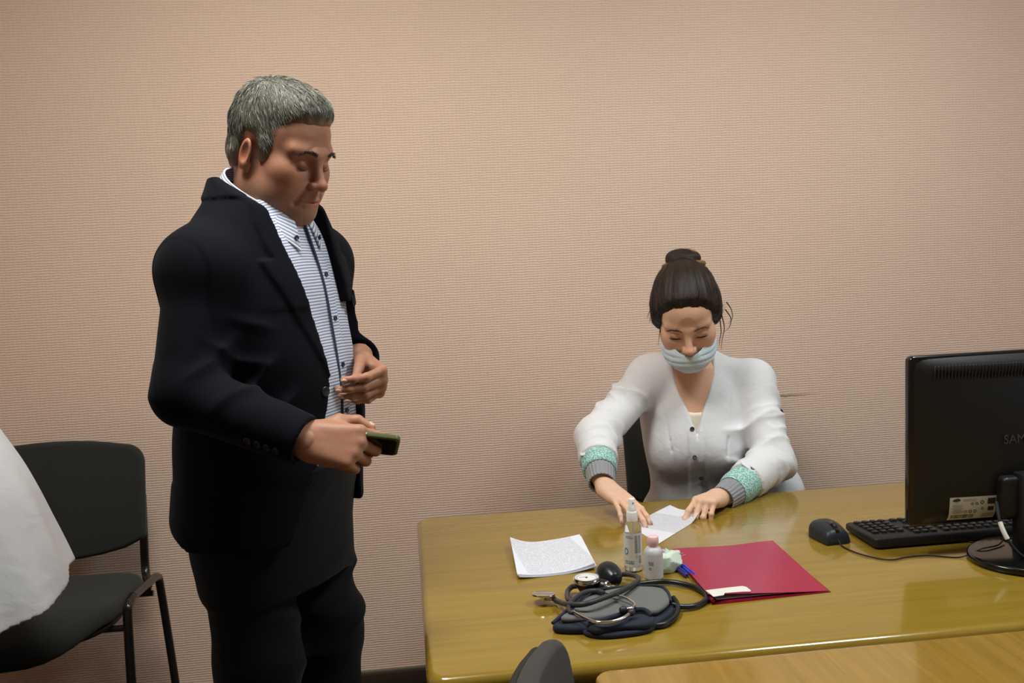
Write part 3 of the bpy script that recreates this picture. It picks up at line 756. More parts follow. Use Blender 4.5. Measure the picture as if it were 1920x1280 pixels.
wr.location = pix_z(1254, 1068, DZ); wr.rotation_euler = (0, 0, math.radians(35))
tag(wr, 'crumpled pale green cellophane wrapper behind the small bottle', 'wrapper')
bm = bmesh.new()
for a, b, c in (((-0.004, 0.0, 0.034), (0.016, -0.004, 0.032), (0.000, 0.008, 0.046)), ((0.010, -0.006, 0.034), (0.036, -0.012, 0.030), (0.034, 0.004, 0.018)), ((0.02, -0.004, 0.022), (0.046, -0.010, 0.024), (0.036, 0.012, 0.012))):
    vs = [bm.verts.new(p) for p in (a, b, c)]; bm.faces.new(vs)
    ws = [bm.verts.new((p[0], p[1] + 0.0006, p[2])) for p in (a, b, c)]; bm.faces.new(ws[::-1])
    for i in range(3): bm.faces.new((vs[i], vs[(i + 1) % 3], ws[(i + 1) % 3], ws[i]))
from_bm('loose_flap', bm, M_WRAPG, wr, 10)

# ------------------------------------------------------------------ bottles
M_CLEAR = plain('clear_bottle_plastic', (236, 240, 240), 0.05, trans=0.92, ior=1.2, spec=0.5)
M_LABEL = plain('whitish_bottle_label', (216, 214, 208), 0.35)
M_TEAL = plain('teal_label_print', (34, 128, 150), 0.4)
M_SPRAY = plain('white_spray_plastic', (236, 234, 230), 0.35, sss=0.0)
sb = tag(empty('spray_bottle', pix_z(1188, 1068, DZ)), 'clear sanitiser spray bottle with a white pump and printed label', 'bottle')
bo = lathe('bottle', [(0, 0), (0.0165, 0), (0.0185, 0.002), (0.0188, 0.006), (0.0188, 0.088), (0.0178, 0.096), (0.013, 0.104), (0.0095, 0.108), (0.0092, 0.112), (0, 0.112)], M_CLEAR, sb, 48)
pump = lathe('pump_collar', [(0, 0.107), (0.0117, 0.107), (0.0117, 0.1245), (0.0105, 0.127), (0.008, 0.127), (0, 0.127)], M_SPRAY, sb, 40)
lathe('spray_head', [(0, 0.127), (0.0083, 0.127), (0.0083, 0.136), (0.0073, 0.1375), (0.007, 0.152), (0.0062, 0.1535), (0, 0.1535)], M_SPRAY, sb, 32)
lathe('nozzle', [(0, 0), (0.0016, 0), (0.0016, 0.001), (0, 0.001)], M_INK2, sb, 12, (0.001, -0.0072, 0.146), (0.15, -1, 0))
tube('dip_tube', [(0.001, 0, 0.108), (0.002, 0.001, 0.06), (0.004, 0.002, 0.006)], 0.0012, M_SPRAY, sb, 8, 4)
lathe('liquid', [(0, 0.003), (0.0170, 0.003), (0.0174, 0.006), (0.0174, 0.078), (0, 0.078)], plain('clear_liquid', (232, 236, 230), 0.02, trans=0.96, ior=1.15), sb, 40)
def wrap(name, parent, r, a0, a1, z0, z1, mat, n=16):
    bm = bmesh.new(); pr = None
    for k in range(n + 1):
        a = math.radians(a0 + (a1 - a0) * k / n); q = [bm.verts.new((r * math.cos(a), r * math.sin(a), z)) for z in (z0, z1)]
        if pr: bm.faces.new((pr[0], q[0], q[1], pr[1]))
        pr = q
    return from_bm(name, bm, mat, parent)
lb = wrap('label', sb, 0.0191, -205, -18, 0.012, 0.084, M_LABEL, 30)
R1 = 0.01925
bm = bmesh.new()
def arc_box(bm, ac, aw, zc, zh, r=R1, n=4):
    pr = None
    for k in range(n + 1):
        a = math.radians(ac - aw / 2 + aw * k / n); q = [bm.verts.new((r * math.cos(a), r * math.sin(a), zc + s * zh / 2)) for s in (-1, 1)]
        if pr: bm.faces.new((pr[0], q[0], q[1], pr[1]))
        pr = q
arc_box(bm, -128, 62, 0.022, 0.007); arc_box(bm, -132, 40, 0.0775, 0.0012); arc_box(bm, -126, 50, 0.0745, 0.0014)
for k in range(14):                              # drop shaped emblem ring
    a0, a1 = 2 * math.pi * k / 14, 2 * math.pi * (k + 1) / 14
    vs = []
    for a, rr_ in ((a0, 1.0), (a1, 1.0), (a1, 0.62), (a0, 0.62)):
        an = math.radians(-150 + 17 * math.cos(a) * rr_); zz = 0.045 + 0.0075 * math.sin(a) * rr_
        vs.append(bm.verts.new((R1 * math.cos(an), R1 * math.sin(an), zz)))
    bm.faces.new(vs)
tag(from_bm('label_print', bm, M_TEAL, lb), kind='stuff')
bm = bmesh.new()
for col_a in (-82, -58):
    for k in range(16): arc_box(bm, col_a, 19, 0.0785 - 0.0024 * k, 0.0013)
arc_box(bm, -82, 3, 0.0385, 0.002); arc_box(bm, -62, 3, 0.0385, 0.002)
for k in range(9): arc_box(bm, -56, 20, 0.0355 - 0.0019 * k, 0.0012 if k % 3 else 0.0007)
arc_box(bm, -62, 40, 0.0145, 0.0005)
tag(from_bm('small_print', bm, M_INK2, lb), kind='stuff')
def bent_text(name, txt, size, mat, parent, ang, z, r):
    o = text_mesh(name, txt, size, mat, parent, Matrix.Identity(4), 0.0)
    for v in o.data.vertices:
        a = math.radians(ang) + v.co.x / r; v.co = (r * math.cos(a), r * math.sin(a), z + v.co.y)
    return o
bent_text('band_lettering', 'АНОЛЬ', 0.0062, M_SPRAY, lb, -122, 0.022, R1 + 0.0001)
bent_text('symbol_lettering', 'С', 0.0075, M_INK, lb, -78, 0.0335, R1)
pb = tag(empty('small_bottle', pix_z(1226, 1082, DZ)), 'small frosted white plastic bottle with a pale pink cap', 'bottle')
M_FROST = plain('frosted_white_plastic', (222, 222, 226), 0.4, trans=0.25, sss=0.0)
M_PINK = plain('pale_pink_cap', (240, 196, 198), 0.45)
lathe('bottle', [(0, 0), (0.018, 0), (0.0195, 0.002), (0.0195, 0.052), (0.0185, 0.058), (0.014, 0.064), (0.009, 0.066), (0.009, 0.068), (0, 0.068)], M_FROST, pb, 44)
lathe('cap', [(0, 0.0655), (0.0095, 0.0655), (0.0098, 0.068), (0.0116, 0.0725), (0.0118, 0.078), (0.0112, 0.086), (0.0105, 0.087), (0.0095, 0.0855), (0, 0.0855)], M_PINK, pb, 36)
bm = bmesh.new()
for k in range(7): arc_box(bm, -134 + 4.6 * k, 2.2, 0.035, 0.0085, 0.0197, 1)
for k in range(3): arc_box(bm, -126, 16, 0.026 - 0.002 * k, 0.001, 0.0197, 3)
tag(from_bm('barcode_print', bm, M_INK2, pb), kind='stuff')

# ------------------------------------------------------------------ blood pressure meter and stethoscope
M_CUFF = mat_fabric('grey_cuff_cloth', (104, 106, 106), 1500, 0.4, 0.85, 0.1)
M_NAVY = mat_fabric('navy_cuff_binding', (34, 40, 54), 1200, 0.4, 0.8, 0.1)
M_RUB = plain('dark_grey_rubber', (54, 54, 57), 0.38, spec=0.4)
M_BRUB = plain('black_rubber', (26, 30, 34), 0.3, spec=0.5)
M_CHROME = plain('chrome', (222, 220, 216), 0.14, metal=1.0)
M_DIAL = plain('white_dial', (226, 224, 228), 0.3)
bp = tag(empty('blood_pressure_meter', (0.36, 1.70, DZ)), 'blood pressure meter with grey cloth cuff, black bulb and round gauge', 'medical device')
b0 = Vector(bp.location)
def outl(pxs, z): return [(lambda p: (p.x - b0.x, p.y - b0.y))(pix_z(x, y, z)) for x, y in pxs]
def poly_slab(name, pxs, z0, z1, mat, parent, bev, seg=3, warp=None):
    pts = outl(pxs, DZ + z1)
    cl = [Vector((p[0], p[1], 0)) for p in pts]; cl = catmull(cl, 5, True)
    ar = sum(cl[i - 1].x * cl[i].y - cl[i].x * cl[i - 1].y for i in range(len(cl)))
    if ar < 0: cl = cl[::-1]
    bm = bmesh.new(); bm_slab(bm, [(p.x, p.y) for p in cl], z0, z1, bev, seg)
    bmesh.ops.triangulate(bm, faces=[f for f in bm.faces if len(f.verts) > 4])
    if warp:
        bmesh.ops.subdivide_edges(bm, edges=[e for e in bm.edges if e.calc_length() > 0.03], cuts=3, use_grid_fill=True)
        for v in bm.verts: v.co.z += warp(v.co.x, v.co.y)
    return from_bm(name, bm, mat, parent, 50)
cuff_px = [(1036, 1171), (1070, 1140), (1096, 1116), (1130, 1108), (1228, 1104), (1255, 1114), (1263, 1138), (1240, 1160), (1212, 1172), (1150, 1170), (1095, 1176)]
cf = poly_slab('cuff', cuff_px, 0.001, 0.014, M_NAVY, bp, 0.005)
g_px = [(1052, 1166), (1078, 1141), (1100, 1119), (1131, 1111), (1226, 1104), (1250, 1113), (1256, 1134), (1232, 1153), (1200, 1150), (1160, 1152), (1110, 1160)]
poly_slab('cuff_face', [(x, y - 7) for x, y in g_px], 0.013, 0.0235, M_CUFF, cf, 0.005, 3, lambda x, y: 0.004 * math.sin(28 * x + 10 * y))
f_px = [(1096, 1183), (1100, 1172), (1150, 1163), (1190, 1152), (1216, 1150), (1228, 1160), (1222, 1176), (1180, 1185), (1130, 1189)]
poly_slab('cuff_fold', f_px, 0.001, 0.010, M_NAVY, cf, 0.004)
poly_slab('cuff_fold', [(1104, 1170), (1150, 1158), (1192, 1147), (1216, 1146), (1226, 1156), (1214, 1168), (1160, 1172), (1118, 1178)], 0.010, 0.021, M_NAVY, cf, 0.005)
def wp(px, py, z): return pix_z(px, py, DZ + z) - b0
tube('cuff_binding', [wp(1036, 1168, 0.015), wp(1076, 1133, 0.024), wp(1100, 1112, 0.026), wp(1131, 1104, 0.026), wp(1226, 1098, 0.026), wp(1250, 1107, 0.025), wp(1258, 1128, 0.024)], 0.0032, M_NAVY, cf, 8, 6)
tube('cuff_binding', [wp(1098, 1172, 0.021), wp(1150, 1156, 0.024), wp(1185, 1144, 0.027), wp(1208, 1143, 0.027), wp(1222, 1154, 0.022)], 0.0045, M_NAVY, cf, 8, 6)
# bulb: an egg of rubber lying on the desk
ba, bb = wp(1128, 1066, 0.026), wp(1156, 1090, 0.024)
ax = (bb - ba).normalized()
lathe('bulb', [(0, -0.030), (0.010, -0.0285), (0.018, -0.023), (0.0235, -0.013), (0.0250, -0.002), (0.0235, 0.010), (0.019, 0.022), (0.0145, 0.030), (0.012, 0.034), (0, 0.034)], M_BRUB, bp, 36, (ba + bb) / 2 + Vector((0, 0, 0.001)), ax, 60)
lathe('bulb_valve', [(0, -0.006), (0.005, -0.005), (0.006, 0), (0, 0)], M_BRUB, bp, 16, (ba + bb) / 2 - ax * 0.029, ax)
gc = wp(1100, 1087, 0.034)
gax = Vector((-0.02, 0.02, 1.0)).normalized()
lathe('gauge_body', [(0, -0.020), (0.016, -0.020), (0.021, -0.012), (0.022, -0.004), (0, -0.004)], M_BRUB, bp, 40, gc, gax)
lathe('gauge_rim', [(0, -0.004), (0.0235, -0.004), (0.0262, -0.001), (0.0262, 0.004), (0.0245, 0.0065), (0.0232, 0.0065), (0.0232, 0.004), (0, 0.004)], M_CHROME, bp, 48, gc, gax)
dial = lathe('gauge_dial', [(0, 0.0042), (0.0231, 0.0042), (0.0231, 0.0048), (0, 0.0048)], M_DIAL, bp, 40, gc, gax)
q = Vector((0, 0, 1)).rotation_difference(gax).to_matrix()
bm = bmesh.new()
for k in range(24):
    a = math.radians(-240 + 300 * k / 23); bm_box(bm, (0.0195 * math.cos(a), 0.0195 * math.sin(a), 0.0050), (0.0035, 0.0005, 0.0002), 0, 1, None)
bm_box(bm, (0, 0, 0.0051), (0.004, 0.004, 0.0006)); bm_box(bm, (-0.006, 0.004, 0.0051), (0.016, 0.0007, 0.0003), 0, 1)
bmesh.ops.rotate(bm, cent=(0, 0, 0), matrix=q, verts=bm.verts); bmesh.ops.translate(bm, vec=gc, verts=bm.verts)
tag(from_bm('dial_marks', bm, M_INK, dial), kind='stuff')
# pump collar and chrome valve
va, vb = wp(1118, 1097, 0.020), wp(1146, 1103, 0.020)
vax = (vb - va).normalized()
lathe('valve_collar', [(0, 0), (0.0135, 0), (0.0145, 0.004), (0.0145, 0.020), (0.013, 0.024), (0, 0.024)], M_BRUB, bp, 28, va, vax)
lathe('valve', [(0, 0.022), (0.0125, 0.022), (0.0135, 0.0245), (0.012, 0.027), (0.006, 0.028), (0.0055, 0.034), (0.008, 0.036), (0.008, 0.043), (0, 0.044)], M_CHROME, bp, 28, va, vax)
tube('air_hose', [vb + vax * 0.012, wp(1166, 1104, 0.018), wp(1186, 1097, 0.012), wp(1205, 1093, 0.010), wp(1250, 1090, 0.008), wp(1296, 1098, 0.007), wp(1322, 1112, 0.007), wp(1324, 1124, 0.007), wp(1305, 1135, 0.007), wp(1278, 1137, 0.009), wp(1256, 1132, 0.014)], 0.0052, M_BRUB, bp, 12, 8)
tube('gauge_hose', [wp(1084, 1098, 0.02), wp(1072, 1100, 0.014), wp(1064, 1110, 0.012), wp(1066, 1124, 0.018), wp(1080, 1130, 0.022)], 0.0052, M_RUB, bp, 12, 8)
tube('bulb_hose', [wp(1262, 1120, 0.018), wp(1270, 1134, 0.012), wp(1268, 1152, 0.008), wp(1252, 1167, 0.007), wp(1232, 1172, 0.007), wp(1216, 1170, 0.008)], 0.0052, M_BRUB, bp, 12, 8)

stt = tag(empty('stethoscope', (0.36, 1.70, DZ)), 'stethoscope with steel chest piece and grey tube draped over the cuff', 'stethoscope')
cp = wp(1019, 1116, 0.016); cax = Vector((0.05, 0.16, 1)).normalized()
lathe('chest_piece', [(0, -0.010), (0.006, -0.010), (0.0065, -0.003), (0.012, -0.0015), (0.0225, 0.0), (0.0232, 0.0015), (0.0225, 0.0035), (0.0195, 0.0045), (0, 0.0048)], M_CHROME, stt, 44, cp, cax)
lathe('chest_piece_stem', [(0, 0), (0.0035, 0), (0.0035, 0.022), (0, 0.022)], M_CHROME, stt, 14, cp + Vector((0.004, 0, -0.006)), Vector((1, -0.25, -0.1)))
tube('tube', [cp + Vector((0.020, -0.004, -0.007)), wp(1046, 1127, 0.012), wp(1066, 1133, 0.028), wp(1096, 1132, 0.036), wp(1130, 1121, 0.038), wp(1168, 1106, 0.038), wp(1192, 1092, 0.034), wp(1196, 1082, 0.026), wp(1182, 1077, 0.016), wp(1164, 1077, 0.010), wp(1150, 1083, 0.010)], 0.0052, M_RUB, stt, 12, 8)
tube('tube_branch', [wp(1066, 1141, 0.026), wp(1072, 1127, 0.030), wp(1092, 1112, 0.030), wp(1116, 1107, 0.028), wp(1134, 1112, 0.030)], 0.0046, M_RUB, stt, 12, 8)
tube('tube_branch', [wp(1066, 1141, 0.026), wp(1070, 1148, 0.026), wp(1078, 1146, 0.028)], 0.0046, M_RUB, stt, 12, 6)
e1 = [wp(1074, 1146, 0.028), wp(1096, 1158, 0.029), wp(1120, 1166, 0.030), wp(1146, 1165, 0.030), wp(1168, 1158, 0.031), wp(1182, 1149, 0.033)]
e2 = [wp(1132, 1111, 0.030), wp(1158, 1116, 0.034), wp(1178, 1123, 0.035), wp(1190, 1132, 0.035), wp(1186, 1139, 0.034), wp(1171, 1142, 0.034)]
tube('ear_tube', e1, 0.0029, M_CHROME, stt, 12, 8); tube('ear_tube', e2, 0.0029, M_CHROME, stt, 12, 8)
for e in (e1, e2):
    d = (e[-1] - e[-2]).normalized()
    lathe('ear_tip', [(0, -0.004), (0.0035, -0.004), (0.0062, 0.0), (0.0066, 0.004), (0.0045, 0.009), (0, 0.0105)], M_RUB, stt, 20, e[-1], d, 60)
# ------------------------------------------------------------------ implicit-surface modelling (distance fields meshed with surface nets)
f32 = np.float32
def V3(p): return np.array(p, dtype=float)
def smin(a, b, k):
    if k <= 0: return np.minimum(a, b)
    h = np.clip(0.5 + 0.5 * (b - a) / k, 0, 1)
    return b * (1 - h) + a * h - k * h * (1 - h)
class Field:
    def __init__(s, lo, hi, h):
        s.h = h; s.lo = V3(lo); hi = V3(hi)
        n = np.ceil((hi - s.lo) / h).astype(int) + 1
        s.ax = [(s.lo[i] + h * np.arange(n[i])).astype(f32) for i in range(3)]
        s.n = n; s.F = np.full(tuple(n), 0.06, dtype=f32)
    def region(s, lo, hi, pad):
        i0 = np.clip(np.floor((V3(lo) - pad - s.lo) / s.h).astype(int), 0, s.n); i1 = np.clip(np.ceil((V3(hi) + pad - s.lo) / s.h).astype(int) + 1, 0, s.n)
        if (i1 <= i0).any(): return None
        sl = tuple(slice(a, b) for a, b in zip(i0, i1))
        return sl, s.ax[0][sl[0]][:, None, None], s.ax[1][sl[1]][None, :, None], s.ax[2][sl[2]][None, None, :]
    def add(s, prim, k=0.0):
        fn, lo, hi = prim; r = s.region(lo, hi, 2.2 * k + 3 * s.h)
        if r is None: return s
        sl, X, Y, Z = r; s.F[sl] = smin(s.F[sl], fn(X, Y, Z).astype(f32), k); return s
    def cut(s, prim, k=0.0):
        fn, lo, hi = prim; r = s.region(lo, hi, 2.2 * k + 3 * s.h)
        if r is None: return s
        sl, X, Y, Z = r; s.F[sl] = -smin(-s.F[sl], fn(X, Y, Z).astype(f32), k); return s
    def clip(s, fn, k=0.0):
        """keep only where fn < 0 (whole grid)"""
        d = fn(s.ax[0][:, None, None], s.ax[1][None, :, None], s.ax[2][None, None, :]).astype(f32)
        s.F = -smin(-s.F, -np.broadcast_to(d, s.F.shape), k); return s
    def disp(s, fn, lo=None, hi=None):
        r = s.region(s.lo if lo is None else lo, (s.lo + s.h * s.n) if hi is None else hi, 0)
        if r is None: return s
        sl, X, Y, Z = r; s.F[sl] = s.F[sl] + fn(X, Y, Z).astype(f32); return s
    def mesh(s):
        F = s.F.copy()
        for a in range(3):
            ix = [slice(None)] * 3
            ix[a] = 0; F[tuple(ix)] = np.maximum(F[tuple(ix)], s.h * 0.5); ix[a] = -1; F[tuple(ix)] = np.maximum(F[tuple(ix)], s.h * 0.5)
        S = F < 0
        c = np.zeros(tuple(np.array(F.shape) - 1), dtype=np.uint8)
        for dx in (0, 1):
            for dy in (0, 1):
                for dz in (0, 1):
                    c += S[dx:S.shape[0] - 1 + dx, dy:S.shape[1] - 1 + dy, dz:S.shape[2] - 1 + dz]
        act = (c > 0) & (c < 8)
        idx = np.argwhere(act)
        vid = np.full(act.shape, -1, dtype=np.int64); vid[act] = np.arange(len(idx))
        corner = {}
        for dx in (0, 1):
            for dy in (0, 1):
                for dz in (0, 1):
                    corner[(dx, dy, dz)] = F[idx[:, 0] + dx, idx[:, 1] + dy, idx[:, 2] + dz]
        acc = np.zeros((len(idx), 3)); cnt = np.zeros(len(idx))
        for a in range(3):
            o = [i for i in range(3) if i != a]
            for u in (0, 1):
                for v in (0, 1):
                    p0 = [0, 0, 0]; p0[o[0]] = u; p0[o[1]] = v; p1 = list(p0); p1[a] = 1
                    f0, f1 = corner[tuple(p0)], corner[tuple(p1)]
                    m = (f0 < 0) != (f1 < 0)
                    t = f0[m] / (f0[m] - f1[m])
                    pt = np.zeros((m.sum(), 3)); pt[:, o[0]] = u; pt[:, o[1]] = v; pt[:, a] = t
                    acc[m] += pt; cnt[m] += 1
        verts = s.lo + s.h * (idx + acc / cnt[:, None])
        quads = []
        for a in range(3):
            o = [(a + 1) % 3, (a + 2) % 3]
            sa = [slice(None)] * 3; sb = [slice(None)] * 3
            sa[a] = slice(0, -1); sb[a] = slice(1, None)
            A, B = S[tuple(sa)], S[tuple(sb)]
            for flip in (False, True):
                m = (A & ~B) if not flip else (~A & B)
                e = np.argwhere(m)
                e = e[(e[:, o[0]] >= 1) & (e[:, o[1]] >= 1) & (e[:, o[0]] < F.shape[o[0]] - 1) & (e[:, o[1]] < F.shape[o[1]] - 1)]
                cs = []
                for d0, d1 in ((-1, -1), (0, -1), (0, 0), (-1, 0)):
                    q = e.copy(); q[:, o[0]] += d0; q[:, o[1]] += d1
                    cs.append(vid[q[:, 0], q[:, 1], q[:, 2]])
                qd = np.stack(cs, 1)
                if flip: qd = qd[:, ::-1]
                quads.append(qd[(qd >= 0).all(1)])
        return verts, np.concatenate(quads)
def relax(v, q, it=2, lam=0.5):
    e = np.concatenate([q[:, [0, 1]], q[:, [1, 2]], q[:, [2, 3]], q[:, [3, 0]]]); e = np.concatenate([e, e[:, ::-1]])
    deg = np.bincount(e[:, 0], minlength=len(v))[:, None]
    for _ in range(it):
        s = np.stack([np.bincount(e[:, 0], weights=v[e[:, 1], i], minlength=len(v)) for i in range(3)], 1)
        v = v * (1 - lam) + lam * s / np.maximum(deg, 1)
    return v
def cap(a, b, ra, rb=None):
    a, b = V3(a), V3(b); rb = ra if rb is None else rb; ab = b - a; L2 = max(1e-12, float(ab @ ab)); m = max(ra, rb)
    def fn(X, Y, Z):
        x, y, z = X - a[0], Y - a[1], Z - a[2]
        t = np.clip((x * ab[0] + y * ab[1] + z * ab[2]) / L2, 0, 1)
        return np.sqrt((x - t * ab[0]) ** 2 + (y - t * ab[1]) ** 2 + (z - t * ab[2]) ** 2) - (ra + (rb - ra) * t)
    return fn, np.minimum(a, b) - m, np.maximum(a, b) + m
def ell(c, r, R=None):
    c, r = V3(c), V3(r); R = None if R is None else V3(R)
    def fn(X, Y, Z):
        x, y, z = X - c[0], Y - c[1], Z - c[2]
        if R is not None: x, y, z = (R[0, 0] * x + R[1, 0] * y + R[2, 0] * z), (R[0, 1] * x + R[1, 1] * y + R[2, 1] * z), (R[0, 2] * x + R[1, 2] * y + R[2, 2] * z)
        k0 = np.sqrt((x / r[0]) ** 2 + (y / r[1]) ** 2 + (z / r[2]) ** 2); k1 = np.sqrt((x / r[0] ** 2) ** 2 + (y / r[1] ** 2) ** 2 + (z / r[2] ** 2) ** 2)
        return k0 * (k0 - 1) / np.maximum(k1, 1e-6)
    m = r if R is None else np.abs(R) @ r
    return fn, c - m, c + m
def rbox(c, hs, rad, R=None):
    c, hs = V3(c), V3(hs); R = None if R is None else V3(R)
    def fn(X, Y, Z):
        x, y, z = X - c[0], Y - c[1], Z - c[2]
        if R is not None: x, y, z = (R[0, 0] * x + R[1, 0] * y + R[2, 0] * z), (R[0, 1] * x + R[1, 1] * y + R[2, 1] * z), (R[0, 2] * x + R[1, 2] * y + R[2, 2] * z)
        qx, qy, qz = np.abs(x) - hs[0] + rad, np.abs(y) - hs[1] + rad, np.abs(z) - hs[2] + rad
        return np.sqrt(np.maximum(qx, 0) ** 2 + np.maximum(qy, 0) ** 2 + np.maximum(qz, 0) ** 2) + np.minimum(np.maximum(qx, np.maximum(qy, qz)), 0) - rad
    m = hs if R is None else np.abs(R) @ hs
    return fn, c - m, c + m
def loft(secs, power=2.4, axis=2):
    """stack of super-ellipses along z: (z, cx, cy, rx, ry)"""
    S = np.array(secs, float); zs = S[:, 0]
    zz = np.linspace(zs[0], zs[-1], 200)
    cols = []
    for i in range(1, 5):                       # smooth interpolation through the sections
        m = np.gradient(S[:, i], zs)
        j = np.clip(np.searchsorted(zs, zz) - 1, 0, len(zs) - 2); h = zs[j + 1] - zs[j]; t = (zz - zs[j]) / h
        cols.append((2 * t ** 3 - 3 * t ** 2 + 1) * S[j, i] + (t ** 3 - 2 * t ** 2 + t) * h * m[j] + (-2 * t ** 3 + 3 * t ** 2) * S[j + 1, i] + (t ** 3 - t ** 2) * h * m[j + 1])
    T = np.stack(cols, 1)
    def at(Z): return [np.interp(Z, zz, T[:, i]) for i in range(4)]
    def fn(X, Y, Z):
        cx, cy, rx, ry = at(Z)
        n = (np.abs((X - cx) / rx) ** power + np.abs((Y - cy) / ry) ** power) ** (1 / power)
        d = (n - 1) * np.minimum(rx, ry) * 0.9
        return np.maximum(d, np.maximum(zs[0] - Z, Z - zs[-1]))
    lo = np.array([(S[:, 1] - S[:, 3]).min(), (S[:, 2] - S[:, 4]).min(), zs[0]]); hi = np.array([(S[:, 1] + S[:, 3]).max(), (S[:, 2] + S[:, 4]).max(), zs[-1]])
    def front(x, z, sgn=1):
        cx, cy, rx, ry = [float(v) for v in at(np.array(z))]
        return cy + sgn * ry * max(0, 1 - abs((x - cx) / rx) ** power) ** (1 / power)
    P = (fn, lo, hi); return P, front
def chain(f, pts, radii, k=0.01):
    for a, b, ra, rb in zip(pts[:-1], pts[1:], radii[:-1], radii[1:]): f.add(cap(a, b, ra, rb), k)
def ring_folds(f, a, b, r, amp, freq, seed=0, lo=0.0, hi=1.0):
    """diagonal cloth wrinkles around a sleeve or trouser leg"""
    a, b = V3(a), V3(b); ab = b - a; L = np.linalg.norm(ab); t = ab / L
    u = np.cross(t, [0.31, 0.2, 0.93]); u /= np.linalg.norm(u); v = np.cross(t, u)
    def fn(X, Y, Z):
        x, y, z = X - a[0], Y - a[1], Z - a[2]
        s = (x * t[0] + y * t[1] + z * t[2]) / L
        pu, pv = x * u[0] + y * u[1] + z * u[2], x * v[0] + y * v[1] + z * v[2]
        rad = np.sqrt(pu * pu + pv * pv); ph = np.arctan2(pv, pu)
        win = np.clip((s - lo) / 0.18, 0, 1) * np.clip((hi - s) / 0.18, 0, 1) * np.clip((r * 1.9 - rad) / (0.5 * r), 0, 1)
        xx = np.pi * freq * s + 1.3 * np.sin(ph + seed) + 0.5 * np.sin(2 * ph + 2.1 * seed)
        wv = (1 - np.abs(np.sin(xx))) ** 1.6 * 1.5 - 0.45                     # crisp ridges, broad valleys
        wv = wv * np.clip(0.5 + 0.75 * np.sin(ph + 1.7 * seed + 2.2 * np.sin(3.1 * s + seed)), 0, 1)
        return -amp * win * wv
    m = r * 2
    return f.disp(fn, np.minimum(a, b) - m, np.maximum(a, b) + m)
def np_mesh(name, verts, quads, tris=None):
    me = bpy.data.meshes.new(name)
    me.from_pydata(verts.tolist(), [], quads.tolist() + ([] if tris is None else tris.tolist()))
    me.update(); return me
def set_col(me, cols, name='Col'):
    a = me.attributes.new(name, 'FLOAT_COLOR', 'POINT')
    c4 = np.ones((len(cols), 4), dtype=f32); c4[:, :3] = cols; a.data.foreach_set('color', c4.ravel())
def set_float(me, vals, name):
    a = me.attributes.new(name, 'FLOAT', 'POINT'); a.data.foreach_set('value', np.asarray(vals, dtype=f32))
def xf(v, M):
    M = np.array(M, float); return v @ M[:3, :3].T + M[:3, 3]
def inv_pt(M, p):
    return np.array(Matrix([list(r) for r in np.array(M)]).inverted() @ Vector(p))
def unit(v): v = V3(v); return v / np.linalg.norm(v)
def basis(F, pitch=0.0, roll=0.0, up=(0, 0, 1)):
    """columns: left, forward, up for a figure that faces F (horizontal), bowed by pitch"""
    F = unit(F); U = V3(up); Lf = np.cross(U, F); Lf /= np.linalg.norm(Lf)
    f2 = F * math.cos(pitch) - U * math.sin(pitch); u2 = U * math.cos(pitch) + F * math.sin(pitch)
    l3 = Lf * math.cos(roll) + u2 * math.sin(roll); u3 = u2 * math.cos(roll) - Lf * math.sin(roll)
    return np.stack([l3, f2, u3], 1)
def M4(R, o):
    m = np.eye(4); m[:3, :3] = R; m[:3, 3] = V3(o); return m

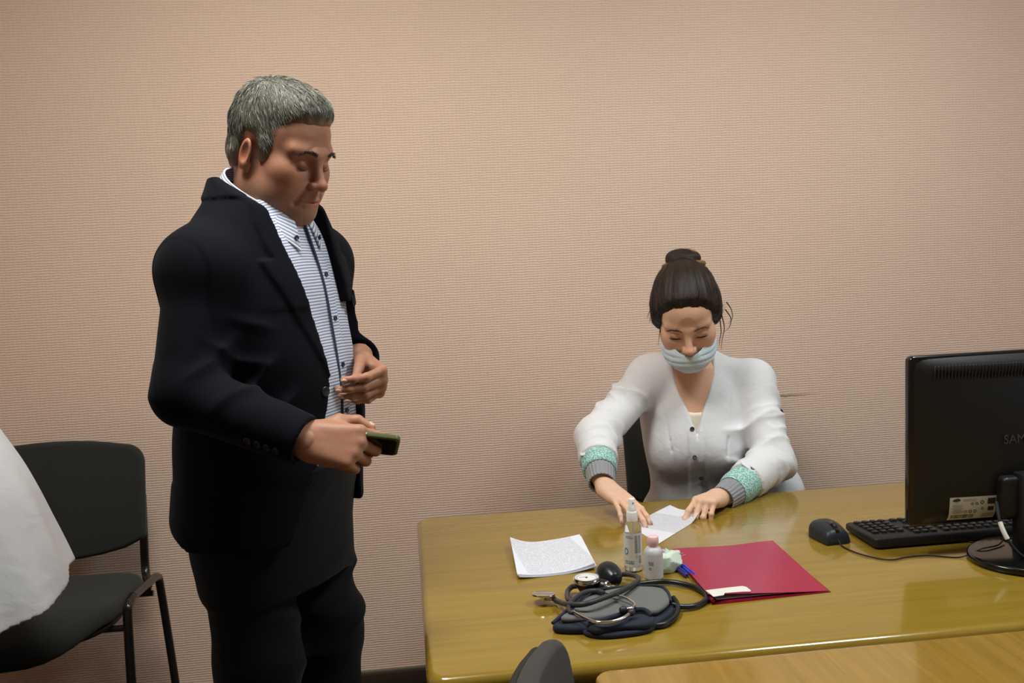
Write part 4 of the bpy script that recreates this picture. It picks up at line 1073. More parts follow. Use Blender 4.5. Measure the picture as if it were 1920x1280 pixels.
# ------------------------------------------------------------------ heads and hands
def build_head(neck_to, female=False, h=0.0021):
    """head in its own frame: x = left ear, y = nose, z = crown.  neck_to: neck base in that frame"""
    s = 1.0
    nb = V3(neck_to)
    lo = np.minimum(V3((-0.105, -0.13, -0.15)), nb - 0.07); hi = np.maximum(V3((0.105, 0.14, 0.14)), nb + 0.07)
    f = Field(lo, hi, h)
    jw = 0.90 if female else 1.0
    f.add(ell((0, -0.012, 0.045), (0.0765, 0.0985, 0.080)))
    f.add(ell((0, 0.045, 0.038), (0.060, 0.048, 0.054)), 0.03)
    f.add(ell((0, 0.040, -0.020), (0.064 * (0.97 if female else 1), 0.054, 0.060)), 0.03)
    for sx in (-1, 1):
        f.add(ell((sx * 0.047, 0.056, -0.022), (0.022, 0.026, 0.020)), 0.022)
        f.add(cap((sx * 0.052 * jw, 0.005, -0.066), (sx * 0.017 * jw, 0.077, -0.100), 0.021, 0.017), 0.026)
        f.add(ell((sx * 0.041, 0.054, -0.050), (0.026, 0.031, 0.034)), 0.03)
        if not female: f.add(ell((sx * 0.043, 0.035, -0.080), (0.027, 0.034, 0.028)), 0.028)
    f.add(ell((0, 0.082, -0.099), (0.022 * jw, 0.019, 0.018)), 0.02)
    f.add(ell((0, 0.074, -0.070), (0.033, 0.028, 0.032)), 0.022)
    f.add(ell((0, 0.028, -0.062), (0.056 * jw, 0.054, 0.046)), 0.03)
    if not female: f.add(ell((0, 0.040, -0.112), (0.044, 0.042, 0.026)), 0.03)
    rn = 0.046 if female else 0.060
    f.add(cap((0, -0.030, -0.035), nb, rn, rn * 1.06), 0.03)
    for sx in (-1, 1):
        f.add(cap((sx * 0.013, 0.0895 if female else 0.0925, 0.016), (sx * 0.050, 0.074 if female else 0.076, 0.020), 0.0045 if female else 0.0115, 0.0045 if female else 0.009), 0.024 if female else 0.018)
        f.cut(ell((sx * 0.032, 0.101, -0.004), (0.0185, 0.016, 0.0125)), 0.016)
        f.add(ell((sx * 0.032, 0.0785, -0.0045), (0.0160, 0.0150, 0.0120)), 0.005)
        f.cut(cap((sx * 0.020, 0.0925, -0.0125), (sx * 0.044, 0.088, -0.0110), 0.0012, 0.0012), 0.004)
    f.add(cap((0, 0.092, 0.006), (0, 0.113, -0.034), 0.0075, 0.0098), 0.014)
    f.add(ell((0, 0.1165, -0.0395), (0.0122, 0.0112, 0.0100)), 0.008)
    for sx in (-1, 1):
        f.add(ell((sx * 0.0125, 0.106, -0.0435), (0.0080, 0.0100, 0.0085)), 0.006)
        f.cut(ell((sx * 0.0062, 0.1115, -0.0515), (0.0034, 0.0055, 0.0035)), 0.003)
        f.cut(cap((sx * 0.0215, 0.1045, -0.046), (sx * 0.036, 0.0885, -0.080), 0.0030, 0.0030), 0.009)
        f.add(cap((sx * 0.021, 0.0955, -0.0730), (sx * 0.003, 0.1030, -0.0690), 0.0036, 0.0046), 0.006)
    f.add(cap((-0.015, 0.0965, -0.0800), (0.015, 0.0965, -0.0800), 0.0050), 0.007)
    f.cut(ell((0, 0.1065, -0.0748), (0.0235, 0.0110, 0.0011)), 0.003)
    for sx in (-1, 1):
        Re = np.array(Euler((math.radians(-12), 0, sx * math.radians(-22))).to_matrix())
        f.add(ell((sx * 0.0785, -0.014, -0.012), (0.0075, 0.0195, 0.0315), Re), 0.006)
        f.cut(ell((sx * 0.0860, -0.010, -0.008), (0.0065, 0.0115, 0.0190), Re), 0.005)
        f.add(cap((sx * 0.0795, -0.002, -0.030), (sx * 0.078, -0.004, -0.040), 0.006, 0.0055), 0.006)
    v, q = f.mesh(); v = relax(v, q, 1, 0.4)
    return v * s, q
def head_colours(v, skin, lip, female, stubble=0.0):
    s = 1.0
    p = v / s; c = np.tile(np.array(lin(skin)), (len(v), 1))
    def g(cx, cy, cz, r): return np.exp(-(((p - np.array([cx, cy, cz])) / np.array(r)) ** 2).sum(1))[:, None]
    red = np.array(lin((min(255, skin[0] + 6), skin[1] - 30, skin[2] - 26)))
    for m, k in ((g(0, 0.12, -0.04, (0.015, 0.02, 0.014)), 0.45), (g(0.045, 0.07, -0.03, (0.02, 0.03, 0.02)), 0.35), (g(-0.045, 0.07, -0.03, (0.02, 0.03, 0.02)), 0.35), (g(0.08, -0.014, -0.012, (0.012, 0.025, 0.035)), 0.4), (g(-0.08, -0.014, -0.012, (0.012, 0.025, 0.035)), 0.4)):
        c = c * (1 - k * m) + red * k * m
    lm = np.clip(1.5 * np.exp(-((p[:, 0] / 0.021) ** 4 + ((p[:, 2] + 0.0755) / 0.0085) ** 4)), 0, 1)[:, None] * (p[:, 1] > 0.085)[:, None]
    c = c * (1 - 0.75 * lm) + np.array(lin(lip)) * 0.75 * lm
    if stubble:
        sm = np.clip(np.exp(-((p[:, 2] + 0.095) / 0.042) ** 2) * (p[:, 1] > -0.01), 0, 1)[:, None] * (1 - lm)
        c = c * (1 - stubble * sm) + np.array(lin((120, 104, 96))) * stubble * sm
    return c
LEN = {'index': (0.044, 0.026, 0.022), 'middle': (0.049, 0.030, 0.023), 'ring': (0.045, 0.028, 0.023), 'little': (0.035, 0.021, 0.020)}
LAT = {'index': 0.0285, 'middle': 0.009, 'ring': -0.0105, 'little': -0.0285}
FWD = {'index': 0.093, 'middle': 0.097, 'ring': 0.092, 'little': 0.083}
RAD = {'index': (0.0098, 0.0088, 0.0080, 0.0068), 'middle': (0.0100, 0.0090, 0.0082, 0.0070), 'ring': (0.0096, 0.0086, 0.0078, 0.0066), 'little': (0.0084, 0.0074, 0.0068, 0.0058)}
def build_hand(W, D, P, right, curls, thumb, arm_from, size=1.0, slim=1.0, h=0.0019, thumb_len=(0.040, 0.032, 0.026), arm_r=0.028, spread=None):
    """W wrist, D wrist->knuckles, P palm normal.  curls: finger -> flexion angles; thumb: directions in (D, T, P)"""
    W, D = V3(W), unit(D); P = V3(P); P = unit(P - D * (P @ D))
    T = np.cross(D, P) if right else np.cross(P, D)
    parts = []; nails = []; S = size
    for n in LEN:
        m = W + S * (D * FWD[n] + T * LAT[n] * slim - P * 0.002)
        fl = [math.radians(a) for a in curls[n]]; sp = math.radians((spread or {}).get(n, {'index': 5, 'middle': 1, 'ring': -3, 'little': -8}[n]))
        D0 = D * math.cos(sp) + T * math.sin(sp)
        pts = [m]; a = 0; dirs = []
        for L, da in zip(LEN[n], fl):
            a += da; d = D0 * math.cos(a) + P * math.sin(a); dirs.append((d, P * math.cos(a) - D0 * math.sin(a))); pts.append(pts[-1] + d * L * S)
        r = [x * S * (0.5 + 0.5 * slim) * (0.94 if slim < 1 else 1) for x in RAD[n]]
        parts.append((n, pts, r)); nails.append((pts[-1] - dirs[-1][0] * 0.004 * S, dirs[-1][0], -dirs[-1][1], r[-1]))
    c0 = W + S * (D * 0.022 + T * 0.020 * slim + P * 0.008); tp = [c0]
    tv = [unit(D * t[0] + T * t[1] + P * t[2]) for t in thumb[:3]]
    for L, d in zip(thumb_len, tv): tp.append(tp[-1] + d * L * S)
    tr = [0.0150 * S, 0.0115 * S * slim, 0.0105 * S * slim, 0.0082 * S * slim]
    tn = thumb[3] if len(thumb) > 3 else (-0.2, 0.6, -0.7)
    tnv = D * tn[0] + T * tn[1] + P * tn[2]; tnv = unit(tnv - tv[2] * (tnv @ tv[2]))
    nails.append((tp[-1] - tv[2] * 0.005 * S, tv[2], tnv, tr[-1]))
    allp = np.array([p for _, pts, _ in parts for p in pts] + tp + [W, V3(arm_from)])
    f = Field(allp.min(0) - 0.035, allp.max(0) + 0.035, h)
    f.add(cap(arm_from, W, arm_r * 1.05 * S, arm_r * 0.92 * S))
    for n, pts, r in parts:                       # palm
        base = W + S * (T * LAT[n] * 0.62 * slim + D * 0.006)
        f.add(cap(base, pts[0], 0.0150 * S, 0.0118 * S * (0.9 if slim < 1 else 1)), 0.014)
    f.add(cap(c0, W + S * (D * 0.06 + T * 0.016 + P * 0.004), 0.014 * S, 0.012 * S), 0.012)
    f.add(cap(W + S * (D * 0.02 - T * 0.024 * slim + P * 0.006), W + S * (D * 0.065 - T * 0.026 * slim + P * 0.005), 0.013 * S, 0.010 * S), 0.012)
    for n, pts, r in parts:
        g = Field(f.lo, f.lo + f.h * (f.n - 1), h) if False else None
        for i in range(3):
            f.add(cap(pts[i], pts[i + 1], r[i], r[i + 1]), 0.0045 if i == 0 else 0.0025)
            f.add(ell(pts[i], (r[i] * 1.07,) * 3), 0.003)          # knuckles
    for i in range(3): f.add(cap(tp[i], tp[i + 1], tr[i], tr[i + 1]), 0.010 if i == 0 else 0.003)
    f.add(cap(tp[1], W + S * (D * 0.075 + T * 0.022 * slim), 0.007 * S, 0.006 * S), 0.012)   # web
    v, q = f.mesh(); v = relax(v, q, 1, 0.4)
    return v, q, nails
def nail_mesh(name, nails, mat, parent, size=1.0, long=1.0):
    for c, d, n, r in nails:
        bm = bmesh.new(); bmesh.ops.create_icosphere(bm, subdivisions=2, radius=1.0)
        d, n = unit(d), unit(n); n = unit(n - d * (n @ d)); s = np.cross(d, n)
        for v in bm.verts:
            p = v.co.copy(); v.co = Vector((p.x * r * 0.74, p.y * 0.0062 * size * long, p.z * r * 0.34 - 0.35 * r * p.x * p.x))
        bmesh.ops.transform(bm, matrix=frame_M(c + n * r * 0.86 + d * 0.0025 * long, s, d, n), verts=bm.verts)
        from_bm(name, bm, mat, parent, 80)
def join_parts(name, parts, mat, cols):
    vs, qs, cs, off = [], [], [], 0
    for (v, q), c in zip(parts, cols):
        vs.append(v); qs.append(q + off); off += len(v); cs.append(np.broadcast_to(c, (len(v), 3)))
    me = np_mesh(name, np.concatenate(vs), np.concatenate(qs)); set_col(me, np.concatenate(cs))
    return link_mesh(name, me, mat)
def field_obj(name, f, mat, parent, M=None, it=2, cols=None):
    v, q = f.mesh(); v = relax(v, q, it, 0.5)
    if M is not None: v = xf(v, M)
    me = np_mesh(name, v, q); o = link_mesh(name, me, mat, parent)
    return o, v
def strip_mesh(name, rows, mat, parent, thick=0.003, closed=False):
    """ribbon of cloth from rows of points, given a thickness along its own normals"""
    R = np.array(rows, float); nr, nc = R.shape[:2]
    du = np.gradient(R, axis=1); dv = np.gradient(R, axis=0); n = np.cross(du, dv); n /= np.maximum(np.linalg.norm(n, axis=2)[..., None], 1e-9)
    A = R + n * thick / 2; B = R - n * thick / 2
    vs = np.concatenate([A.reshape(-1, 3), B.reshape(-1, 3)]); fs = []; o = nr * nc
    for j in range(nr - 1):
        for i in range(nc - 1):
            a, b, c, d = j * nc + i, j * nc + i + 1, (j + 1) * nc + i + 1, (j + 1) * nc + i
            fs.append((a, b, c, d)); fs.append((o + d, o + c, o + b, o + a))
    rim = [i for i in range(nc)] + [j * nc + nc - 1 for j in range(1, nr)] + [(nr - 1) * nc + i for i in range(nc - 2, -1, -1)] + [j * nc for j in range(nr - 2, 0, -1)]
    for k in range(len(rim)):
        a, b = rim[k], rim[(k + 1) % len(rim)]; fs.append((b, a, o + a, o + b))
    me = bpy.data.meshes.new(name); me.from_pydata(vs.tolist(), [], fs); me.update(); auto_smooth(me, 60)
    return link_mesh(name, me, mat, parent, smooth=False)
def button(name, c, n, r, mat, parent, holes=None):
    o = lathe(name, [(0, -0.001), (r * 0.9, -0.001), (r, 0.0), (r, 0.0012), (r * 0.86, 0.002), (r * 0.7, 0.0015), (0, 0.0015)], mat, parent, 20, tuple(c), tuple(n))
    return o
# ------------------------------------------------------------------ people
M_SKIN_M = mat_attr('tanned_skin', rough=0.5, sss=0.12, bump=0.12, bscale=420)
M_HAIR_G = mat_attr('salt_and_pepper_hair', rough=0.55, spec=0.35)
M_JACKET = mat_fabric('midnight_navy_wool', (13, 15, 23), 1100, 0.35, 0.9, 0.02, 0.15, 0.10, crease=0.12)
M_TROUSER = mat_fabric('black_navy_trouser_cloth', (15, 17, 21), 1000, 0.3, 0.85, 0.06, 0.15, 0.15, crease=0.15)
M_PIPING = mat_fabric('navy_shirt_trim', (44, 52, 80), 900, 0.3)
M_NAVYBTN = plain('navy_button', (38, 44, 70), 0.35)
M_DKBTN = plain('dark_horn_button', (20, 20, 22), 0.35)
M_SHOE = plain('black_shoe_leather', (18, 17, 17), 0.3, spec=0.5)
M_LASH = plain('dark_lashes', (34, 26, 22), 0.6)
M_NAIL_M = plain('natural_nail', (222, 178, 160), 0.3, spec=0.5)
def mat_stripes():
    m, nt, b = new_mat('blue_and_white_striped_cotton')
    tc = N(nt, 'ShaderNodeTexCoord'); sp = N(nt, 'ShaderNodeSeparateXYZ'); nt.links.new(tc.outputs['Object'], sp.inputs[0])
    nz = N(nt, 'ShaderNodeTexNoise', inp={'Scale': 9.0}); nt.links.new(tc.outputs['Object'], nz.inputs['Vector'])
    a = N(nt, 'ShaderNodeAttribute', attribute_name='stripe')
    z = math_n(nt, 'ADD', a.outputs['Fac'], math_n(nt, 'MULTIPLY', nz.outputs['Fac'], 0.006))
    fr = math_n(nt, 'FRACT', math_n(nt, 'DIVIDE', z, 0.0060))
    f = math_n(nt, 'LESS_THAN', fr, 0.42)
    mx = N(nt, 'ShaderNodeMix', data_type='RGBA'); mx.inputs['A'].default_value = (*lin((226, 230, 240)), 1); mx.inputs['B'].default_value = (*lin((132, 144, 180)), 1)
    nt.links.new(f, mx.inputs['Factor']); nt.links.new(mx.outputs['Result'], b.inputs['Base Color'])
    b.inputs['Roughness'].default_value = 0.8; b.inputs['Specular IOR Level'].default_value = 0.2
    n2 = N(nt, 'ShaderNodeTexNoise', inp={'Scale': 16.0, 'Detail': 3.0}); nt.links.new(tc.outputs['Object'], n2.inputs['Vector'])
    bp_ = N(nt, 'ShaderNodeBump', inp={'Strength': 0.25, 'Distance': 0.01}); nt.links.new(n2.outputs['Fac'], bp_.inputs['Height']); nt.links.new(bp_.outputs['Normal'], b.inputs['Normal'])
    return m
M_STRIPE = mat_stripes()

def vnormals(v, q):
    n = np.cross(v[q[:, 2]] - v[q[:, 0]], v[q[:, 3]] - v[q[:, 1]]); out = np.zeros_like(v)
    for i in range(4): np.add.at(out, q[:, i], n)
    return out / np.maximum(np.linalg.norm(out, axis=1)[:, None], 1e-12)
def surf_front(v, x, z, rad=0.004):
    m = (np.abs(v[:, 0] - x) < rad) & (np.abs(v[:, 2] - z) < rad) & (v[:, 1] > 0)
    return float(v[m, 1].max()) if m.any() else 0.08
def strands(pts, dirs, lens, width, colors, side_seed=1, bend=None, segs=2):
    """thin tapering blades of hair"""
    rs = np.random.RandomState(side_seed); vs, fs, cs = [], [], []; n = len(pts)
    ref = rs.normal(size=(n, 3)); side = np.cross(dirs, ref); side /= np.linalg.norm(side, axis=1)[:, None]
    bend = np.zeros((n, 3)) if bend is None else bend
    base = 0
    lv = []
    for k in range(segs + 1):
        t = k / segs; c = pts + dirs * (lens * t)[:, None] + bend * (t * t) * lens[:, None]; wv = width * (1 - 0.85 * t)
        lv.append((c - side * wv[:, None], c + side * wv[:, None]))
    V = np.stack([x for a in lv for x in a], 1).reshape(-1, 3)
    q = []; m = 2 * (segs + 1)
    idx = np.arange(n) * m
    for k in range(segs): q.append(np.stack([idx + 2 * k, idx + 2 * k + 1, idx + 2 * k + 3, idx + 2 * k + 2], 1))
    return V, np.concatenate(q), np.repeat(colors, m, 0)
def finish(root):
    for ch in root.children: ch.location = Vector(ch.location) - Vector(root.location)
def brow(head_v, M, s, pts, n, length, col, seed, parent, mat):
    rs = np.random.RandomState(seed); P, D = [], []
    for _ in range(n):
        t = rs.rand(); i = min(int(t * (len(pts) - 1)), len(pts) - 2); u = t * (len(pts) - 1) - i
        a = V3(pts[i]) * (1 - u) + V3(pts[i + 1]) * u; wdt = 0.0032 * (1 - 0.6 * t)
        x, z = a[0] + rs.normal() * 0.0008, a[1] + rs.uniform(-1, 1) * wdt
        y = surf_front(head_v, x, z) + 0.0003
        tang = V3((pts[i + 1][0] - pts[i][0], 0, pts[i + 1][1] - pts[i][1])); tang = unit(tang)
        d = unit(tang + V3((0, 0.25, rs.uniform(0.0, 0.6)))); P.append((x, y, z)); D.append(d)
    P, D = np.array(P), np.array(D)
    V, Q, C = strands(P, D, rs.uniform(0.6, 1.2, n) * length, np.full(n, 0.00045), np.tile(np.array(lin(col)), (n, 1)), seed)
    return V, Q, C

# ============================== the standing man
def build_man():
    A = math.radians(60)
    Fb = V3((math.sin(A), -math.cos(A), 0)); Rb = basis(Fb); O = V3((-0.250, 1.878, 0)); MB = M4(Rb, O)
    L = lambda p: inv_pt(MB, p)
    root = empty('person', (O[0], O[1], 0)); tag(root, 'standing man with short grey hair in an open navy jacket and striped shirt', 'person')
    # --- head
    Ah = math.radians(56); RH = basis((math.sin(Ah), -math.cos(Ah), 0), math.radians(19), math.radians(1)) * 0.97; H0 = V3((-0.216, 1.868, 1.637)); MH = M4(RH, H0)
    nb_w = xf(V3([(0, -0.008, 1.46)]), MB)[0]
    hv, hq = build_head(inv_pt(MH, nb_w), False)
    skin = (170, 121, 97)
    hc = head_colours(hv, skin, (166, 104, 92), False, 0.28)
    parts = [(xf(hv, MH), hq)]; cols = [hc]; sk = np.array(lin(skin))
    # --- arms (joints in the body frame)
    shR, shL = V3((-0.172, -0.015, 1.425)), V3((0.168, -0.015, 1.425))
    elR = L(pix_y(350, 735, 1.67)); wrR = L(pix_y(572, 826, 1.60))
    elL = V3((0.262, -0.03, 1.165)); wrLw = pix_y(674, 668, 1.945); wrL = L(wrLw)
    # right hand holds the phone
    WR = V3(pix_y(566, 822, 1.602)); DR = unit((0.93, -0.12, -0.20)); PR = unit((0.18, 0.86, -0.46))
    v, q, nR = build_hand(WR, DR, PR, True, {'index': (44, 34, 14), 'middle': (60, 56, 30), 'ring': (68, 60, 30), 'little': (70, 60, 30)},
                          ((0.72, 0.62, 0.25), (0.97, 0.20, 0.12), (0.95, -0.30, 0.10), (0.2, 0.9, -0.4)), V3(xf(V3([wrR - unit(wrR - elR) * 0.05]), MB)[0]), 1.0, 1.0)
    parts.append((v, q)); cols.append(sk)
    WL = V3(pix_y(680, 682, 1.932)); DL = unit((0.40, -0.84, -0.34)); PL = unit((-0.90, -0.42, -0.08))
    v, q, nL = build_hand(WL, DL, PL, False, {'index': (66, 30, 10), 'middle': (72, 26, 10), 'ring': (68, 34, 12), 'little': (64, 38, 14)},
                          ((0.72, 0.42, 0.45), (0.86, -0.05, 0.50), (0.80, -0.20, 0.56), (-0.2, 0.9, -0.3)), V3(xf(V3([wrL - unit(wrL - elL) * 0.05]), MB)[0]), 0.95, 1.0)
    parts.append((v, q)); cols.append(sk)
    # --- the rest of the body, mostly under clothes
    f = Field((-0.36, -0.30, 0.0), (0.36, 0.36, 1.52), 0.009)
    tor, _ = loft([(0.86, 0, -0.03, 0.14, 0.10), (1.0, 0, -0.015, 0.14, 0.10), (1.15, 0, -0.005, 0.145, 0.10), (1.35, 0, -0.005, 0.145, 0.09), (1.45, 0, -0.008, 0.12, 0.07), (1.50, 0, -0.008, 0.06, 0.05)])
    f.add(tor); chain(f, [shR, elR, wrR], [0.05, 0.04, 0.028], 0.02); chain(f, [shL, elL, wrL], [0.05, 0.04, 0.028], 0.02)
    f.add(cap((0, -0.008, 1.42), (0, -0.006, 1.52), 0.055), 0.02)
    kR, kL = L(pix_y(462, 1150, 1.795)), L(pix_y(604, 1150, 1.935))
    kR[2] = kL[2] = 0.50
    aR, aL = V3((kR[0], kR[1] - 0.03, 0.08)), V3((kL[0], kL[1] - 0.03, 0.08))
    for hp, kn, an in ((V3((-0.09, -0.03, 0.9)), kR, aR), (V3((0.09, -0.03, 0.9)), kL, aL)): chain(f, [hp, kn, an], [0.075, 0.05, 0.035], 0.03)
    v, q = f.mesh(); parts.append((xf(v, MB), q)); cols.append(sk)
    body = join_parts('body', parts, M_SKIN_M, cols); body.parent = root
    nail_mesh('fingernail', [nR[4], nR[0]] + nL[:4], M_NAIL_M, body, 1.15)
    # --- shirt
    secs = [(1.00, 0, -0.012, 0.165, 0.130), (1.08, 0, -0.006, 0.170, 0.134), (1.17, 0, -0.002, 0.172, 0.132), (1.30, 0, -0.004, 0.172, 0.122), (1.40, 0, -0.006, 0.165, 0.110), (1.46, 0, -0.008, 0.146, 0.096), (1.51, 0, -0.006, 0.095, 0.080), (1.545, 0, -0.002, 0.072, 0.070)]
    P, front = loft(secs)
    f = Field((-0.22, -0.2, 0.99), (0.22, 0.22, 1.56), 0.0045); f.add(P)
    f.disp(lambda X, Y, Z: 0.0022 * np.sin(38 * X + 22 * Z) * np.sin(14 * Z + 9 * X) * (Y > 0) + 0.0 * Y)
    f.cut(cap((0, 0.115, 1.56), (0, 0.085, 1.50), 0.022, 0.008), 0.01)
    v, q = f.mesh(); v = relax(v, q, 2)
    me = np_mesh('shirt', xf(v, MB), q); set_float(me, v[:, 2] - 0.35 * v[:, 1], 'stripe'); shirt = link_mesh('shirt', me, M_STRIPE, root)
    def on_shirt(x, z, lift=0.001): return xf(V3([(x, front(x, z) + lift, z)]), MB)[0]
    def nrm_shirt(x, z):
        e = 0.01; a = V3((2 * e, front(x + e, z) - front(x - e, z), 0)); b = V3((0, front(x, z + e) - front(x, z - e), 2 * e)); n = np.cross(a, b); n = n if n[1] > 0 else -n
        return unit(Rb @ n)
    # placket with its navy edge
    zs = np.linspace(1.495, 1.01, 50); cx = lambda z: 0.012 + 0.010 * math.sin((1.5 - z) * 6)
    pk = strip_mesh('placket', [[on_shirt(cx(z) + dx, z, 0.0022) for dx in (0.0, 0.009, 0.018, 0.027)] for z in zs], M_STRIPE, shirt, 0.0016)
    set_float(pk.data, np.tile(np.repeat(zs - 0.35 * 0.14, 4), 2), 'stripe')
    strip_mesh('placket_trim', [[on_shirt(cx(z) + dx, z, 0.0032) for dx in (-0.0035, -0.001, 0.0015)] for z in zs], M_PIPING, shirt, 0.0012)
    for z in (1.40, 1.315, 1.225, 1.135, 1.05): button('shirt_button', on_shirt(cx(z) + 0.013, z, 0.0038), nrm_shirt(0.015, z), 0.0052, M_NAVYBTN, shirt)
    # collar: stand and turned-down leaves, points at the front
    for side in (1, -1):
        rows = []
        for t in np.linspace(0, 1, 26):
            th = math.radians(180 * t * 0.93)                     # 0 = nape
            ez = 1.612 - 0.062 * (1 - math.cos(th)) / 2 * 1.55; ex, ey = 0.073 * math.sin(th), 0.000 - 0.071 * math.cos(th)
            top = V3((side * ex, ey, ez))
            low_r = 1.0 + 0.20 + 0.05 * t
            drop = 0.034 + 0.016 * t + 0.020 * max(0, (t - 0.72) / 0.28) ** 2
            bot = V3((side * (ex * low_r + 0.012 * max(0, (t - 0.75) / 0.25)), -0.002 + (ey + 0.002) * low_r + 0.010 * max(0, (t - 0.6) / 0.4), ez - drop))
            rows.append([top + (bot - top) * u + V3((side * math.sin(th), -math.cos(th), 0)) * 0.004 * math.sin(math.pi * u) for u in (0, 0.25, 0.5, 0.75, 1)])
        rows = np.array(rows); rw = xf(rows.reshape(-1, 3), MB).reshape(rows.shape)
        o = strip_mesh('collar', rw if side > 0 else rw[:, ::-1], M_STRIPE, shirt, 0.0032)
        a = o.data.attributes.new('stripe', 'FLOAT', 'POINT'); k = rows.reshape(-1, 3); val = np.tile(np.repeat(np.linspace(0, 0.05, 5)[None], 26, 0).ravel(), 2)
        a.data.foreach_set('value', val.astype(f32))
        p = rw[-2][3]; button('shirt_button', p + Rb @ V3((0, 0.004, 0.001)), Rb @ unit((side * 0.35, 0.9, 0.1)), 0.0048, M_NAVYBTN, shirt)
    # --- trousers
    f = Field((-0.30, -0.30, 0.03), (0.30, 0.32, 1.05), 0.0055)
    P, _ = loft([(0.80, 0, -0.030, 0.165, 0.125), (0.90, 0, -0.036, 0.178, 0.135), (0.98, 0, -0.026, 0.176, 0.142), (1.045, 0, -0.006, 0.174, 0.146)])
    f.add(P)
    for hp, kn, an, sd in ((V3((-0.088, -0.030, 0.86)), kR, aR, 1.0), (V3((0.088, -0.030, 0.86)), kL, aL, 2.3)):
        mid = hp * 0.45 + kn * 0.55 + V3((0, 0.015, 0))
        chain(f, [hp, mid, kn, kn * 0.5 + an * 0.5 + V3((0, -0.01, 0)), an], [0.088, 0.080, 0.068, 0.062, 0.060], 0.03)
    f.add(ell(kL + V3((0.0, 0.035, 0.21)), (0.055, 0.05, 0.035)), 0.03)
    for kn, hp, an, sd in ((kR, V3((-0.088, -0.030, 0.86)), aR, 0.4), (kL, V3((0.088, -0.030, 0.86)), aL, 1.9)):
        ring_folds(f, hp, kn, 0.09, 0.0045, 4.2, sd, 0.0, 1.1); ring_folds(f, kn, an, 0.075, 0.005, 4.0, sd + 1, -0.05, 1.0)
    tro, _ = field_obj('trousers', f, M_TROUSER, root, MB, 2)
    zs = np.linspace(1.0, 0.88, 8)
    # --- jacket
    f = Field((-0.40, -0.30, 0.865), (0.40, 0.34, 1.635), 0.0042)
    jsecs = [(0.87, 0, -0.048, 0.208, 0.168), (0.95, 0, -0.042, 0.203, 0.163), (1.05, 0, -0.028, 0.196, 0.160), (1.17, 0, -0.014, 0.194, 0.154), (1.30, 0, -0.014, 0.196, 0.144), (1.40, 0, -0.018, 0.192, 0.132), (1.455, 0, -0.018, 0.176, 0.116), (1.505, 0, -0.014, 0.138, 0.104), (1.55, 0, -0.006, 0.106, 0.092), (1.60, 0, 0.000, 0.092, 0.086)]
    P, jfront = loft(jsecs); f.add(P)
    for s, sh in ((-1, shR), (1, shL)):
        f.add(cap((s * 0.062, -0.018, 1.535), sh + V3((0, 0, 0.012)), 0.034, 0.048), 0.05)
    # drape of the body and the strain lines at the button
    f.disp(lambda X, Y, Z: 0.0035 * np.sin(22 * X + 6 * Y) * np.clip((1.15 - Z) / 0.25, 0, 1) + 0.0022 * np.sin(30 * Z + 18 * X + 4 * Y) * (np.abs(Z - 1.18) < 0.16))
    zz = [0.83, 0.90, 1.00, 1.10, 1.20, 1.30, 1.40, 1.48, 1.56, 1.64]
    xr = [-0.180, -0.125, -0.085, -0.046, -0.026, -0.042, -0.064, -0.082, -0.092, -0.092]
    xl = [0.170, 0.120, 0.098, 0.088, 0.084, 0.080, 0.074, 0.072, 0.078, 0.080]
    XR = lambda Z: np.interp(Z, zz, xr); XL = lambda Z: np.interp(Z, zz, xl)
    # lapels: a second layer of cloth lying on the front, with a notched outer edge
    lz = [1.205, 1.30, 1.40, 1.436, 1.4361, 1.455, 1.50, 1.56, 1.60]
    lxo = [0.030, 0.078, 0.126, 0.138, 0.112, 0.118, 0.118, 0.100, 0.090]
    def lapel(X, Y, Z):
        w_ = np.interp(Z, lz, lxo)
        m = np.clip((w_ - np.abs(X)) / 0.004, 0, 1) * np.clip((Z - 1.205) / 0.006, 0, 1) * (Y > -0.02)
        col = np.clip((0.06 - Y) / 0.03, 0, 1) * np.clip((Z - 1.545) / 0.006, 0, 1)
        return -0.0052 * np.maximum(m, col)
    f.disp(lapel)
    def opening(X, Y, Z): return np.maximum(np.maximum(XR(Z) - X, X - XL(Z)), 0.025 - Y)
    f.cut((opening, V3((-0.2, 0.02, 0.83)), V3((0.2, 0.34, 1.64))), 0.004)
    P, _ = loft([(1.46, 0, 0.02, 0.074, 0.078), (1.53, 0, 0.004, 0.082, 0.080), (1.64, 0, 0.0, 0.084, 0.080)]); f.cut(P, 0.004)
    def slope(X, Y, Z): return 1.590 - 0.55 * np.maximum(Y + 0.04, 0) - Z       # collar top falls towards the front
    f.cut((lambda X, Y, Z: slope(X, Y, Z) + 0 * X, V3((-0.12, -0.14, 1.5)), V3((0.12, 0.12, 1.64))), 0.004)
    hem = lambda X, Y, Z: Z - (0.922 - 0.018 * np.clip(-X / 0.2, -1, 1) + 0.05 * np.clip((Y - 0.10) / 0.07, 0, 1) ** 2 + 0.035 * np.clip((-Y - 0.08) / 0.08, 0, 1))
    f.clip(lambda X, Y, Z: -hem(X, Y, Z), 0.003)
    for s, sh, el, wr, rw in ((-1, shR, elR, wrR, 0.0445), (1, shL, elL, wrL, 0.043)):
        f.add(ell(sh + V3((s * 0.010, -0.002, -0.004)), (0.060, 0.072, 0.056)), 0.05)
        f.add(cap(sh, el, 0.062, 0.058), 0.035); f.add(cap(el, wr, 0.058, rw), 0.02)
        ring_folds(f, sh, el, 0.078, 0.0055, 3.4, 0.7 + s, 0.30, 1.12); ring_folds(f, el, wr, 0.070, 0.0060, 3.0, 1.6 + s, -0.1, 0.80)
